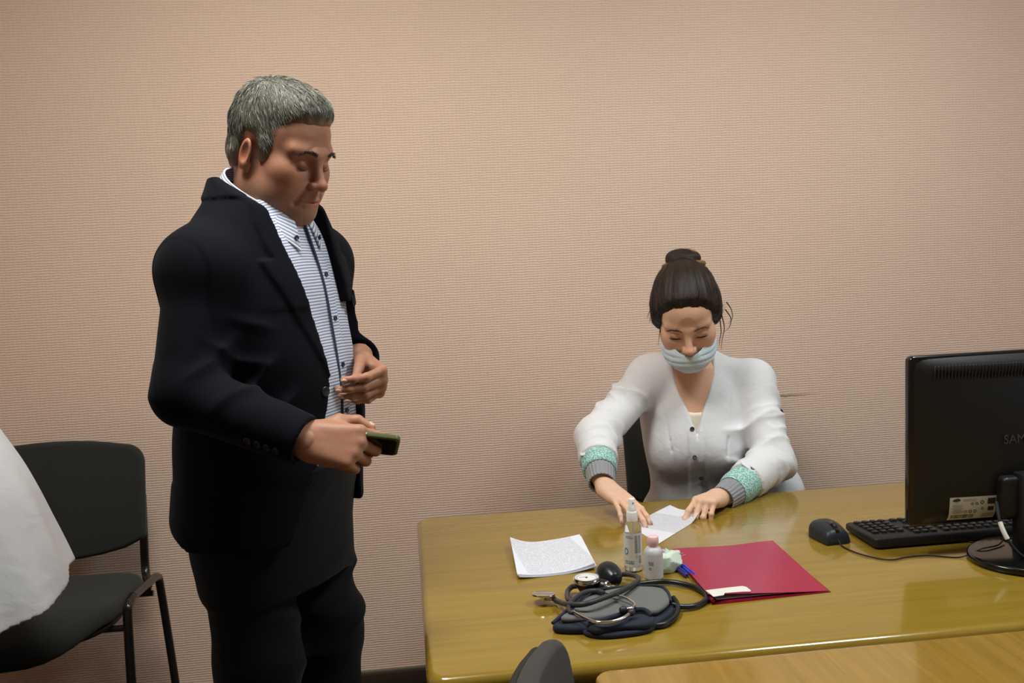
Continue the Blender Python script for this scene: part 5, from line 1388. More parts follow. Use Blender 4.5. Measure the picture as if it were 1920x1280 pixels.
    for s, el, wr in ((-1, elR, wrR), (1, elL, wrL)):      # cut the cuffs square and hollow them
        d = unit(wr - el)
        f.cut((lambda X, Y, Z, wr=wr, d=d: -((X - wr[0]) * d[0] + (Y - wr[1]) * d[1] + (Z - wr[2]) * d[2]) + np.maximum(0, np.sqrt((X - wr[0]) ** 2 + (Y - wr[1]) ** 2 + (Z - wr[2]) ** 2) - 0.09), wr - 0.09, wr + 0.09), 0.003)
        f.cut(cap(wr - d * 0.03, wr + d * 0.03, 0.035), 0.003)
    # back vent
    f.cut(rbox((-0.03, -0.22, 0.93), (0.003, 0.05, 0.11), 0.001), 0.003)
    jk, jv = field_obj('jacket', f, M_JACKET, root, MB, 1)
    def on_jacket(x, z, lift): return xf(V3([(x, jfront(x, z) + lift, z)]), MB)[0]
    for z in (1.185, 1.075): button('jacket_button', on_jacket(XR(z) - 0.016, z, 0.003), Rb @ unit((-0.25, 0.95, 0.05)), 0.0095, M_DKBTN, jk)
    d = unit(wrR - elR); n_cam = unit(L(V3((0, 0, 1.3))) - wrR); n_cam = unit(n_cam - d * (n_cam @ d)); dn = np.cross(d, n_cam); dn = dn if dn[2] < 0 else -dn
    nn = unit(n_cam * 0.75 + dn * 0.66)
    for k in range(4):
        c = wrR - d * (0.028 + 0.017 * k) + nn * (0.0465 + 0.0012 * k); button('cuff_button', xf(V3([c]), MB)[0], Rb @ nn, 0.0065, M_DKBTN, jk)
    # breast pocket welt
    rows = [[on_jacket(x, 1.335 + dz + 0.012 * (x - 0.13) / 0.07, 0.004) for x in np.linspace(0.10, 0.165, 8)] for dz in (0.0, 0.011, 0.022)]
    strip_mesh('pocket_welt', rows, M_JACKET, jk, 0.003)
    # --- hair
    f = Field((-0.105, -0.14, -0.09), (0.105, 0.125, 0.16), 0.003)
    f.add(ell((0, -0.014, 0.047), (0.0805, 0.1035, 0.0845))); f.add(ell((0, 0.045, 0.075), (0.056, 0.046, 0.036)), 0.03); f.add(ell((0, 0.0, 0.09), (0.062, 0.085, 0.044)), 0.03)
    f.add(cap((0, -0.075, -0.02), (0, -0.07, -0.07), 0.046, 0.042), 0.03)
    for s in (-1, 1):
        f.add(ell((s * 0.066, 0.022, -0.005), (0.0125, 0.022, 0.042)), 0.014); f.add(ell((s * 0.058, -0.050, -0.026), (0.014, 0.026, 0.036)), 0.016)
    hy = [-0.14, -0.07, -0.050, -0.040, -0.030, -0.004, 0.004, 0.012, 0.030, 0.038, 0.046, 0.056, 0.070, 0.084, 0.13]
    hz = [-0.062, -0.056, -0.044, -0.020, 0.008, 0.012, -0.004, -0.020, -0.020, -0.010, 0.010, 0.038, 0.056, 0.064, 0.066]
    HL = lambda Y: np.interp(Y, hy, hz)
    f.disp(lambda X, Y, Z: 0.0085 * np.clip(1 - (Z - HL(Y) - 0.001) / 0.030, 0, 1) - 0.0012 * np.sin(210 * X + 55 * Y) * np.sin(160 * Y + 60 * Z) + 0 * Z)
    f.clip(lambda X, Y, Z: HL(Y) - Z + 0 * X, 0.006)
    v, q = f.mesh(); v = relax(v, q, 1); nrm = vnormals(v, q)
    rs = np.random.RandomState(4)
    def grey(p, n):
        t = np.clip(rs.normal(0.45, 0.30, n) - 0.30 * np.clip((p[:, 1] - 0.05) / 0.05, 0, 1) + 0.18 * np.clip((0.05 - p[:, 2]) / 0.08, 0, 1), 0, 1)[:, None]
        return np.array(lin((48, 48, 44))) * (1 - t) + np.array(lin((176, 176, 164))) * t
    fade = np.clip((v[:, 2] - HL(v[:, 1])) / 0.030, 0, 1)[:, None]
    hair_c = np.array(lin((84, 84, 76))) * (0.35 + 0.65 * fade) + np.array(lin((168, 124, 102))) * (0.65 - 0.65 * fade)
    ns = 15000; ii = rs.randint(0, len(v), ns); ok = (v[ii, 2] > HL(v[ii, 1]) - 0.002); ii = ii[ok]; ns = len(ii)
    flow = np.tile(V3((0, 0.75, -0.25)), (ns, 1)); flow[:, 2] -= 0.9 * np.clip(np.abs(v[ii, 0]) / 0.07, 0, 1); flow[:, 1] -= 0.9 * np.clip((-v[ii, 1]) / 0.09, 0, 1); flow[:, 2] -= 0.6 * np.clip((-v[ii, 1]) / 0.09, 0, 1)
    flow += rs.normal(size=(ns, 3)) * 0.22
    tg = flow - nrm[ii] * (flow * nrm[ii]).sum(1)[:, None]; tg /= np.linalg.norm(tg, axis=1)[:, None]
    up = np.clip((v[ii, 2] - HL(v[ii, 1])) / 0.06, 0, 1)[:, None]
    dr = tg + nrm[ii] * (0.20 + 0.26 * up); dr /= np.linalg.norm(dr, axis=1)[:, None]
    ln = (0.004 + 0.0145 * up[:, 0]) * rs.uniform(0.7, 1.3, ns)
    SV, SQ, SCc = strands(v[ii] - nrm[ii] * 0.001, dr, ln, np.full(ns, 0.00062), grey(v[ii], ns), 2, -nrm[ii] * 0.35)
    allv = np.concatenate([v, SV]); allq = np.concatenate([q, SQ + len(v)])
    me = np_mesh('hair', xf(allv, MH), allq); set_col(me, np.concatenate([hair_c, SCc])); link_mesh('hair', me, M_HAIR_G, root)
    # brows and lashes
    for s in (-1, 1):
        V, Q, C = brow(hv, MH, 1.0, [(s * 0.014, 0.016), (s * 0.028, 0.0205), (s * 0.040, 0.020), (s * 0.052, 0.013)], 300, 0.008, (58, 50, 44), 11 + s, None, None)
        me = np_mesh('eyebrow', xf(V, MH), Q); set_col(me, C); link_mesh('eyebrow', me, M_HAIR_G, root)
        pts = [(s * x, surf_front(hv, s * x, z) + 0.0004, z) for x, z in ((0.019, -0.0125), (0.026, -0.0142), (0.033, -0.0146), (0.040, -0.0136), (0.046, -0.0115))]
        tube('eyelashes', [Vector(p) for p in xf(V3(pts), MH)], [0.0005, 0.0009, 0.0010, 0.0009, 0.0005], M_LASH, root, 6, 5)
    # shoes
    for an in (aR, aL):
        f = Field(an + V3((-0.07, -0.10, -0.08)), an + V3((0.07, 0.24, 0.06)), 0.005)
        f.add(cap(an + V3((0, -0.03, -0.040)), an + V3((0, 0.15, -0.048)), 0.040, 0.036)); f.add(cap(an + V3((0, 0.0, 0.02)), an + V3((0, 0.03, -0.02)), 0.042, 0.04), 0.03)
        f.clip(lambda X, Y, Z: -(Z - 0.003) + 0 * X, 0.003)
        sh, _ = field_obj('shoe', f, M_SHOE, root, MB, 1)
    finish(root)
    # --- the phone in his hand
    pc = WR + DR * 0.088 + PR * 0.036 + V3((0, 0, 0.020)); ph = tag(empty('mobile_phone', tuple(pc)), 'dark mobile phone in an olive case held by the man in the jacket', 'phone')
    ax = unit((0.965, 0.02, -0.185)); wd = unit((0.10, 0.80, -0.62)); wd = unit(wd - ax * (wd @ ax)); nm = np.cross(ax, wd)
    Mx = frame_M((0, 0, 0), Vector(ax), Vector(wd), Vector(nm))
    M_CASE = plain('olive_phone_case', (88, 92, 58), 0.35, spec=0.5); M_GLASS = plain('dark_phone_glass', (22, 22, 20), 0.12, spec=0.5)
    slab('case', rounded_rect(0.142, 0.070, 0.011, 6), -0.0048, 0.0048, M_CASE, ph, 0.0024, 3, Mx)
    slab('screen', rounded_rect(0.136, 0.064, 0.009, 6), 0.0046, 0.0053, M_GLASS, ph, 0.0002, 1, Mx)
    slab('back_plate', rounded_rect(0.132, 0.060, 0.009, 6), -0.0054, -0.0046, M_GLASS, ph, 0.0002, 1, Mx)
    slab('side_button', rounded_rect(0.016, 0.004, 0.0015, 3), -0.0005, 0.0012, M_WHITE, ph, 0.0004, 1, Mx @ Matrix.Translation((0.005, -0.0352, 0)) @ Matrix.Rotation(math.radians(90), 4, 'X'))
    return root
man = build_man()
# ============================== the seated woman
HS = 1.05
M_SKIN_W = mat_attr('light_skin', rough=0.5, sss=0.12, bump=0.06, bscale=420)
M_COAT = mat_fabric('white_coat_cotton', (226, 226, 230), 800, 0.25, 0.8, 0.1, 0.04, 0.2, crease=0.4)
M_COATB = mat_fabric('white_coat_cotton_stiff', (216, 219, 226), 800, 0.25, 0.8, 0.1, 0.04, 0.2, crease=0.35)
M_CREAM = mat_fabric('cream_top_cotton', (232, 222, 200), 800, 0.25)
M_MASK = mat_fabric('pale_blue_mask', (204, 220, 230), 1200, 0.2, 0.8, 0.1, 0.04)
M_NAIL_W = plain('mauve_nail_varnish', (168, 118, 122), 0.2, spec=0.5, coat=0.4)
M_NAIL_D = plain('dark_nail_varnish', (74, 48, 50), 0.2, spec=0.5, coat=0.4)
M_SNAP = plain('steel_snap', (150, 146, 140), 0.25, metal=1.0)
M_RIB = mat_fabric('grey_ribbed_knit', (146, 146, 152), 900, 0.4, 0.9, 0.2)
M_TIE = plain('golden_brown_hair_tie', (116, 92, 44), 0.6, noise=0.35, nscale=120, bump=0.5, bscale=300)
def mat_knit():
    m, nt, b = new_mat('teal_knit')
    tc = N(nt, 'ShaderNodeTexCoord'); vo = N(nt, 'ShaderNodeTexVoronoi', inp={'Scale': 260.0}); nt.links.new(tc.outputs['Object'], vo.inputs['Vector'])
    cr = N(nt, 'ShaderNodeValToRGB'); cr.color_ramp.elements[0].position = 0.25; cr.color_ramp.elements[0].color = (*lin((216, 234, 230)), 1)
    cr.color_ramp.elements[1].position = 0.62; cr.color_ramp.elements[1].color = (*lin((118, 176, 170)), 1)
    nt.links.new(vo.outputs['Distance'], cr.inputs['Fac']); nt.links.new(cr.outputs['Color'], b.inputs['Base Color'])
    bp_ = N(nt, 'ShaderNodeBump', inp={'Strength': 0.5, 'Distance': 0.001}); nt.links.new(vo.outputs['Distance'], bp_.inputs['Height']); nt.links.new(bp_.outputs['Normal'], b.inputs['Normal'])
    b.inputs['Roughness'].default_value = 0.9; b.inputs['Specular IOR Level'].default_value = 0.15
    return m
M_KNIT = mat_knit()
def mat_long_hair():
    m, nt, b = new_mat('dark_brown_hair')
    a = N(nt, 'ShaderNodeAttribute', attribute_name='flow'); tc = N(nt, 'ShaderNodeTexCoord')
    cv = N(nt, 'ShaderNodeCombineXYZ'); nt.links.new(math_n(nt, 'MULTIPLY', a.outputs['Fac'], 60.0), cv.inputs[0])
    nz = N(nt, 'ShaderNodeTexNoise', inp={'Scale': 1.0, 'Detail': 5.0, 'Roughness': 0.7}); nt.links.new(cv.outputs[0], nz.inputs['Vector'])
    cr = N(nt, 'ShaderNodeValToRGB'); cr.color_ramp.elements[0].position = 0.35; cr.color_ramp.elements[0].color = (*lin((22, 17, 14)), 1)
    cr.color_ramp.elements[1].position = 0.68; cr.color_ramp.elements[1].color = (*lin((54, 40, 31)), 1)
    nt.links.new(nz.outputs['Fac'], cr.inputs['Fac']); nt.links.new(cr.outputs['Color'], b.inputs['Base Color'])
    bp_ = N(nt, 'ShaderNodeBump', inp={'Strength': 0.6, 'Distance': 0.002}); nt.links.new(nz.outputs['Fac'], bp_.inputs['Height']); nt.links.new(bp_.outputs['Normal'], b.inputs['Normal'])
    b.inputs['Roughness'].default_value = 0.48; b.inputs['Specular IOR Level'].default_value = 0.3
    return m
M_HAIR_W = mat_long_hair()
def cuff_tube(name, pts, radii, mat, parent, ribs=0, n=48, depth=0.0012):
    """knitted cuff around a forearm, wall turned inwards at the open end"""
    pts = [Vector(p) for p in pts]; P = catmull(pts, 6); R = [v.x for v in catmull([(r, 0, 0) for r in radii], 6)]
    P = P + [P[-1] - (P[-1] - P[-2]).normalized() * 0.001, P[-1] - (P[-1] - P[-2]).normalized() * 0.014]; R = R + [R[-1] * 0.90, R[-1] * 0.86]
    bm = bmesh.new(); rings = []; prev = None
    for i, p in enumerate(P):
        k = min(i, len(P) - 3); t = (P[min(k + 1, len(P) - 3)] - P[max(k - 1, 0)]).normalized()
        ref = Vector((0, 0, 1)) if prev is None else prev
        u = (ref - t * ref.dot(t)).normalized(); prev = u; v = t.cross(u)
        rings.append([bm.verts.new(p + (u * math.cos(2 * math.pi * j / n) + v * math.sin(2 * math.pi * j / n)) * (R[i] + (depth * (1 if (j * ribs // n) % 2 == 0 else -1) if ribs else 0))) for j in range(n)])
    for a, b in zip(rings[:-1], rings[1:]):
        for j in range(n): bm.faces.new((a[j], a[(j + 1) % n], b[(j + 1) % n], b[j]))
    return from_bm(name, bm, mat, parent, 60)
def snap(c, n, parent, r=0.0068):
    o = lathe('snap_button', [(0, -0.001), (r * 0.95, -0.001), (r, 0), (r * 0.95, 0.0018), (r * 0.62, 0.0022), (r * 0.5, 0.0012), (0, 0.0012)], M_SNAP, parent, 20, tuple(c), tuple(n))
    return o
def build_woman():
    Fw = unit((-0.20, -0.98, 0)); Rw = basis(Fw, math.radians(13), math.radians(2.0)); O = V3((0.858, 2.725, 0.53)); MW = M4(Rw, O)
    root = empty('person', (O[0], O[1], 0)); tag(root, 'woman in a white medical coat and lowered face mask writing at the desk', 'person')
    Lw = lambda p: inv_pt(MW, p)
    G = lambda p: xf(V3([p]), MW)[0]
    # --- head
    RH = basis((-0.24, -0.97, 0), math.radians(35), math.radians(4)); nose = V3(pix_y(1294, 669, 2.415))
    H0 = nose - RH @ (V3((0, 0.128, -0.040)) * HS); MH = M4(RH, H0)
    hv, hq = build_head(inv_pt(MH, G((0, -0.005, 0.56))) / HS, True)
    skin = (222, 176, 148); hc = head_colours(hv, skin, (190, 116, 112), True)
    parts = [(xf(hv, MH), hq)]; cols = [hc]; sk = np.array(lin(skin)); ska = np.array(lin((226, 184, 156)))
    # --- arms in world space
    shR, shL = V3((0.692, 2.630, 1.045)), V3((0.990, 2.590, 1.020))
    elR, elL = V3((0.505, 2.50, 0.905)), V3((0.990, 2.455, 0.815))
    wrR, wrL = V3((0.482, 2.335, 0.832)), V3(pix_y(1362, 930, 2.295))
    WR = V3((0.487, 2.312, 0.818)); DR = unit((0.34, -0.88, -0.26)); PR = unit((0.05, -0.25, -0.97))
    v, q, nR = build_hand(WR, DR, PR, True, {'index': (4, 16, 12), 'middle': (4, 18, 14), 'ring': (6, 18, 14), 'little': (8, 16, 12)},
                          ((0.62, 0.66, 0.38), (0.75, 0.45, 0.35), (0.85, 0.30, 0.20), (-0.1, 0.55, -0.8)), wrR + (wrR - WR) * 0.8, 0.92, 0.86, arm_r=0.027, spread={'index': 4, 'middle': 1, 'ring': -5, 'little': -14})
    parts.append((v, q)); cols.append(ska)
    WL = V3(pix_y(1346, 932, 2.280)); DL = unit((-0.66, -0.74, 0.10)); PL = unit((-0.12, -0.05, -0.99))
    v, q, nL = build_hand(WL, DL, PL, False, {'index': (34, 22, 10), 'middle': (52, 44, 24), 'ring': (56, 46, 26), 'little': (50, 42, 24)},
                          ((0.70, 0.40, 0.58), (0.72, 0.10, 0.66), (0.80, -0.20, 0.56), (0.3, 0.9, 0.1)), wrL + (wrL - WL) * 1.2, 0.92, 0.86, arm_r=0.027)
    parts.append((v, q)); cols.append(ska)
    f = Field((0.40, 2.05, 0.03), (1.14, 2.86, 1.15), 0.009)
    Rt = Rw
    def add_loft(f, secs, M, k=0.0, power=2.4, grow=0.0):
        P, fr = loft(secs, power); fn, lo, hi = P
        Mi = np.linalg.inv(M)
        def g(X, Y, Z):
            x = Mi[0, 0] * X + Mi[0, 1] * Y + Mi[0, 2] * Z + Mi[0, 3]; y = Mi[1, 0] * X + Mi[1, 1] * Y + Mi[1, 2] * Z + Mi[1, 3]; z = Mi[2, 0] * X + Mi[2, 1] * Y + Mi[2, 2] * Z + Mi[2, 3]
            return fn(x, y, z)
        cs = np.array([(a, b, c) for a in (lo[0], hi[0]) for b in (lo[1], hi[1]) for c in (lo[2], hi[2])]); cw = xf(cs, M)
        f.add((g, cw.min(0), cw.max(0)), k); return fr
    bs = [(0.02, 0, 0, 0.13, 0.085), (0.20, 0, 0, 0.10, 0.075), (0.33, 0, 0.0, 0.118, 0.082), (0.44, 0, 0.004, 0.13, 0.078), (0.51, 0, -0.002, 0.11, 0.062), (0.56, 0, -0.008, 0.06, 0.048)]
    add_loft(f, bs, MW); f.add(cap(G((0, -0.005, 0.52)), G((0, 0.0, 0.60)), 0.045), 0.02)
    chain(f, [shR, elR, wrR], [0.042, 0.034, 0.025], 0.02); chain(f, [shL, elL, wrL], [0.042, 0.034, 0.025], 0.02)
    legs = []
    for sx in (-1, 1):
        hp, kn, an = V3((0.862 + sx * 0.09, 2.66, 0.60)), V3((0.862 + sx * 0.11, 2.27, 0.58)), V3((0.862 + sx * 0.11, 2.30, 0.08)); legs.append((hp, kn, an)); chain(f, [hp, kn, an], [0.06, 0.045, 0.034], 0.03)
    v, q = f.mesh(); parts.append((v, q)); cols.append(ska)
    # smooth chest where the coat stands open
    f = Field(G((0, 0, 0.5)) - 0.16, G((0, 0, 0.5)) + 0.14, 0.004); cs_ = [(z, a, b, c + 0.010, d + 0.010) for z, a, b, c, d in bs]
    add_loft(f, cs_, MW, 0, 2.4); f.add(cap(G((0, -0.005, 0.50)), G((0, 0.0, 0.60)), 0.047), 0.035)
    v, q = f.mesh(); parts.append((v, q)); cols.append(sk)
    body = join_parts('body', parts, M_SKIN_W, cols); body.parent = root
    nail_mesh('fingernail', nR[:4] + nL[:4], M_NAIL_W, body, 1.05, 1.15); nail_mesh('fingernail', [nR[4], nL[4]], M_NAIL_D, body, 1.05, 1.2)
    # --- cream top
    f = Field(G((0, 0, 0.40)) - 0.17, G((0, 0, 0.40)) + 0.17, 0.0045)
    frt = add_loft(f, [(z, a, b, c + 0.018, d + 0.018) for z, a, b, c, d in bs], MW)
    Mi = np.linalg.inv(MW)
    def lz(X, Y, Z): return Mi[2, 0] * X + Mi[2, 1] * Y + Mi[2, 2] * Z + Mi[2, 3]
    def lx(X, Y, Z): return Mi[0, 0] * X + Mi[0, 1] * Y + Mi[0, 2] * Z + Mi[0, 3]
    def ly(X, Y, Z): return Mi[1, 0] * X + Mi[1, 1] * Y + Mi[1, 2] * Z + Mi[1, 3]
    f.clip(lambda X, Y, Z: lz(X, Y, Z) - (0.448 + 6.0 * np.minimum(lx(X, Y, Z) ** 2, 0.01)), 0.003)
    field_obj('top', f, M_CREAM, root, None, 1)
    # --- white coat
    f = Field((0.40, 2.30, 0.50), (1.22, 2.93, 1.16), 0.0040)
    cs = [(0.00, 0.0, 0.0, 0.185, 0.13), (0.10, 0, 0, 0.160, 0.118), (0.20, 0, 0.002, 0.134, 0.112), (0.28, 0, 0.006, 0.142, 0.124), (0.345, 0, 0.010, 0.152, 0.132), (0.43, 0, 0.006, 0.158, 0.112), (0.50, 0, -0.006, 0.140, 0.088), (0.545, 0, -0.014, 0.098, 0.072), (0.585, 0, -0.018, 0.070, 0.064)]
    cfr = add_loft(f, cs, MW)
    for s in (-1, 1): f.add(ell(G((s * 0.068, 0.085, 0.335)), (0.062, 0.050, 0.062)), 0.05)
    # bias folds over the body, seams
    f.disp(lambda X, Y, Z: 0.0028 * np.sin(26 * lx(X, Y, Z) + 20 * lz(X, Y, Z)) * np.sin(9 * lz(X, Y, Z) + 2) - 0.003 * np.sin(42 * lz(X, Y, Z) + 14 * lx(X, Y, Z)) * np.clip((0.24 - lz(X, Y, Z)) / 0.1, 0, 1))
    for s in (-1, 1):
        pts = [(s * 0.098, 0.50), (s * 0.085, 0.42), (s * 0.074, 0.34), (s * 0.070, 0.27), (s * 0.072, 0.18)]
        wps = [G((x, cfr(x, z) + (0.016 if 0.26 < z < 0.4 else 0.003), z)) for x, z in pts]
        for a, b in zip(wps[:-1], wps[1:]): f.cut(cap(a, b, 0.0016), 0.004)
    # front band and V opening
    apex = 0.400
    def band(X, Y, Z):
        x, z = lx(X, Y, Z), lz(X, Y, Z)
        m = np.clip((0.020 - np.abs(x + 0.012)) / 0.003, 0, 1) * np.clip((apex + 0.02 - z) / 0.01, 0, 1) * (ly(X, Y, Z) > 0.02)
        return -0.003 * m
    f.disp(band)
    vw = lambda z: np.interp(z, [apex - 0.012, apex, 0.45, 0.50, 0.54, 0.60], [0.0, 0.002, 0.018, 0.040, 0.056, 0.066])
    f.cut((lambda X, Y, Z: np.maximum(np.maximum(np.abs(lx(X, Y, Z) + 0.004) - vw(lz(X, Y, Z)), -(ly(X, Y, Z) - 0.0)), (apex - 0.012) - lz(X, Y, Z)), G((0, 0.05, 0.48)) - 0.16, G((0, 0.05, 0.50)) + 0.16), 0.004)
    P, _ = loft([(0.52, 0, 0.0, 0.050, 0.048), (0.62, 0, -0.004, 0.058, 0.054)])
    fnk = P[0]; f.cut((lambda X, Y, Z: fnk(lx(X, Y, Z), ly(X, Y, Z), lz(X, Y, Z)), G((0, 0, 0.57)) - 0.1, G((0, 0, 0.57)) + 0.1), 0.004)
    # sleeves
    eR2, eL2 = elR * 0.42 + wrR * 0.58, elL * 0.40 + wrL * 0.60
    for sh, el, en, sd in ((shR, elR, eR2, 0.5), (shL, elL, eL2, 2.2)):
        f.add(ell(sh, (0.056, 0.060, 0.052)), 0.05); f.add(cap(sh, el, 0.056, 0.055), 0.03); f.add(cap(el, en, 0.056, 0.052), 0.02)
        ring_folds(f, sh, el, 0.07, 0.0072, 3.2, sd, 0.10, 1.15); ring_folds(f, sh, el, 0.07, 0.0036, 7.0, sd + 1.1, 0.25, 1.15); ring_folds(f, el, en, 0.068, 0.0060, 2.4, sd + 2, -0.3, 0.9); ring_folds(f, el, en, 0.068, 0.0030, 5.0, sd + 4, -0.3, 0.9)
    f.add(cap(G((0.08, -0.02, 0.545)), shL + V3((-0.02, 0, 0.012)), 0.026, 0.036), 0.04); f.add(cap(G((-0.08, -0.02, 0.545)), shR + V3((0.02, 0, 0.012)), 0.026, 0.036), 0.04)
    # skirt of the coat spread over the seat
    f.add(ell(V3((1.010, 2.62, 0.74)), (0.075, 0.10, 0.12)), 0.05); f.add(ell(V3((1.062, 2.56, 0.69)), (0.055, 0.07, 0.085)), 0.04)
    f.disp(lambda X, Y, Z: 0.005 * np.sin(48 * X + 30 * Z) * np.clip((X - 0.99) / 0.04, 0, 1) * np.clip((0.86 - Z) / 0.06, 0, 1) + 0 * Y)
    for el, en in ((elR, eR2), (elL, eL2)):
        d = unit(en - el)
        f.cut((lambda X, Y, Z, c=en, d=d: -((X - c[0]) * d[0] + (Y - c[1]) * d[1] + (Z - c[2]) * d[2]) + np.maximum(0, np.sqrt((X - c[0]) ** 2 + (Y - c[1]) ** 2 + (Z - c[2]) ** 2) - 0.075), en - 0.08, en + 0.08), 0.003)
    coat, cv = field_obj('coat', f, M_COAT, root, None, 1)
    def coat_pt(x, z):                           # nearest coat vertex in front of (x, z) in the coat's frame
        p = xf(cv, Mi); m = (np.abs(p[:, 0] - x) < 0.006) & (np.abs(p[:, 2] - z) < 0.006) & (p[:, 1] > 0.03)
        y = p[m, 1].max() if m.any() else 0.12
        return G((x, y, z))
    for px, py in ((1298, 800), (1303, 860), (1317, 898)):
        d_ = V3(CR * ((px - 960) / FPX) - CU * ((py - 640) / FPX) + CF); best = None
        rel = cv - V3((0, 0, CAM_H)); t = rel @ d_ / (d_ @ d_); dist = np.linalg.norm(rel - t[:, None] * d_, axis=1); m = dist < 0.006
        c = cv[m][t[m].argmin()]; snap(c + V3((0, -0.002, 0)), unit((-0.05, -1, 0.1)), coat)
    # knitted cuffs under the rolled sleeves
    for s, (el, en, wr) in (('R', (elR, eR2, wrR)), ('L', (elL, eL2, wrL))):
        d = unit(wr - el); a = en - d * 0.03
        cuff_tube('knit_sleeve', [a, en, en * 0.5 + wr * 0.5, wr - d * 0.030], [0.046, 0.0465, 0.0460, 0.0405], M_KNIT, root)
        cuff_tube('ribbed_cuff', [wr - d * 0.036, wr - d * 0.018, wr + d * 0.004, wr + d * 0.020], [0.0375, 0.0375, 0.0350, 0.0335], M_RIB, root, 48, 144, 0.0007)
    for px, py, el, en in ((1113, 848, elR, eR2), (1407, 883, elL, eL2)):
        d_ = V3(CR * ((px - 960) / FPX) - CU * ((py - 640) / FPX) + CF)
        rel = cv - V3((0, 0, CAM_H)); t = rel @ d_ / (d_ @ d_); dist = np.linalg.norm(rel - t[:, None] * d_, axis=1); m = dist < 0.007
        c = cv[m][t[m].argmin()]; ax_ = unit(en - el); nn = c - (el + ax_ * ((c - el) @ ax_)); nn = unit(nn); tn = np.cross(ax_, nn)
        Mt = frame_M(c + nn * 0.003 + tn * 0.012, Vector(tn), Vector(ax_), Vector(nn))
        slab('sleeve_tab', rounded_rect(0.045, 0.020, 0.009, 5), -0.002, 0.001, M_COAT, coat, 0.001, 2, Mt); snap(c + nn * 0.004, nn, coat, 0.006)
    # --- trousers and shoes under the desk
    f = Field((0.62, 2.14, 0.03), (1.10, 2.84, 0.80), 0.007)
    for hp, kn, an in legs: chain(f, [hp, kn, an], [0.085, 0.064, 0.055], 0.03)
    f.add(ell((0.862, 2.70, 0.60), (0.16, 0.11, 0.075)), 0.04); f.clip(lambda X, Y, Z: 0.535 - Z - 0.6 * np.maximum(0, 2.36 - Y) / 0.1 + 0 * X, 0.01)
    field_obj('trousers', f, M_TROUSER, root, None, 1)
    for hp, kn, an in legs:
        f = Field(an + V3((-0.06, -0.20, -0.08)), an + V3((0.06, 0.08, 0.05)), 0.005)
        f.add(cap(an + V3((0, 0.02, -0.045)), an + V3((0, -0.12, -0.052)), 0.035, 0.03)); f.add(cap(an, an + V3((0, -0.02, -0.03)), 0.038), 0.02); f.clip(lambda X, Y, Z: 0.003 - Z + 0 * X, 0.002)
        field_obj('shoe', f, M_SHOE, root, None, 1)
    # --- mask
    f = Field((-0.09, -0.03, -0.15), (0.09, 0.14, 0.02), 0.0017)
    f.add(ell((0, 0.036, -0.084), (0.071, 0.079, 0.064))); f.F = np.abs(f.F + 0.0) - 0.0016
    f.disp(lambda X, Y, Z: 0.0007 * np.sin(2 * np.pi * (Z + 3.0 * X * X) / 0.016) * (Y > 0.02) * np.clip((-0.066 - Z + 0.4 * np.abs(X)) / 0.01, 0, 1) + 0 * X)
    f.clip(lambda X, Y, Z: Z - (-0.057 + 0.08 * np.abs(X) + 6.5 * X * X) + 0 * Y, 0.001); f.clip(lambda X, Y, Z: (-0.128 + 0.55 * np.abs(X)) - Z + 0 * Y, 0.001); f.clip(lambda X, Y, Z: 0.012 - Y + 0 * X, 0.001)
    v, q = f.mesh(); v = relax(v, q, 1) * HS
    me = np_mesh('face_mask', xf(v, MH), q); mask = link_mesh('face_mask', me, M_MASK, root)
    for s in (-1, 1):
        pts = [(s * 0.070, 0.018, -0.036), (s * 0.078, -0.005, -0.020), (s * 0.083, -0.025, 0.0)]
        tube('ear_loop', [Vector(p) for p in xf(V3(pts) * HS, MH)], 0.0014, M_WHITE, mask, 6, 6)
    # --- hair
    f = Field((-0.11, -0.16, -0.09), (0.11, 0.12, 0.17), 0.0026)
    f.add(ell((0, -0.014, 0.046), (0.0835, 0.1050, 0.0880))); f.add(ell((0, 0.045, 0.040), (0.066, 0.0535, 0.0605)), 0.03)
    for s in (-1, 1): f.add(ell((s * 0.074, 0.000, 0.0), (0.016, 0.036, 0.050)), 0.025)
    f.add(ell((0, -0.06, -0.02), (0.062, 0.050, 0.05)), 0.03)
    hy = [-0.14, -0.06, 0.0, 0.024, 0.036, 0.046, 0.058, 0.072, 0.086, 0.12]; hz = [-0.07, -0.062, -0.052, -0.046, -0.026, 0.002, 0.038, 0.069, 0.087, 0.090]
    HL = lambda Y: np.interp(Y, hy, hz)
    bax = unit((0.0, -0.66, 0.75)); bc = V3((0.004, -0.100, 0.086))
    e1_ = unit(np.cross(bax, (1, 0, 0))); e2_ = np.cross(bax, e1_)
    def flow_of(p):
        r = p - (bc - bax * 0.02); return np.arctan2(r @ e1_, r @ e2_)
    def stripes(X, Y, Z):
        x, y, z = X - bc[0] + 0.02 * bax[0], Y - bc[1] + 0.02 * bax[1], Z - bc[2] + 0.02 * bax[2]
        a = np.arctan2(x * e1_[0] + y * e1_[1] + z * e1_[2], x * e2_[0] + y * e2_[1] + z * e2_[2])
        return -0.0012 * np.sin(23 * a) - 0.0008 * np.sin(61 * a + 1)
    f.disp(lambda X, Y, Z: 0.0130 * np.clip(1 - (Z - HL(Y) - 0.001) / 0.034, 0, 1) + stripes(X, Y, Z))
    f.clip(lambda X, Y, Z: HL(Y) - Z + 0 * X, 0.005)
    f.add(ell(bc + bax * 0.010, (0.046, 0.034, 0.022), np.stack([[1, 0, 0], e1_, bax], 1)), 0.008)
    f.add(ell(bc + bax * 0.020 + V3((-0.012, 0, 0)), (0.032, 0.024, 0.016), np.stack([[1, 0, 0], e1_, bax], 1)), 0.008)
    v, q = f.mesh(); v = relax(v, q, 1); nrm = vnormals(v, q); rs = np.random.RandomState(8)
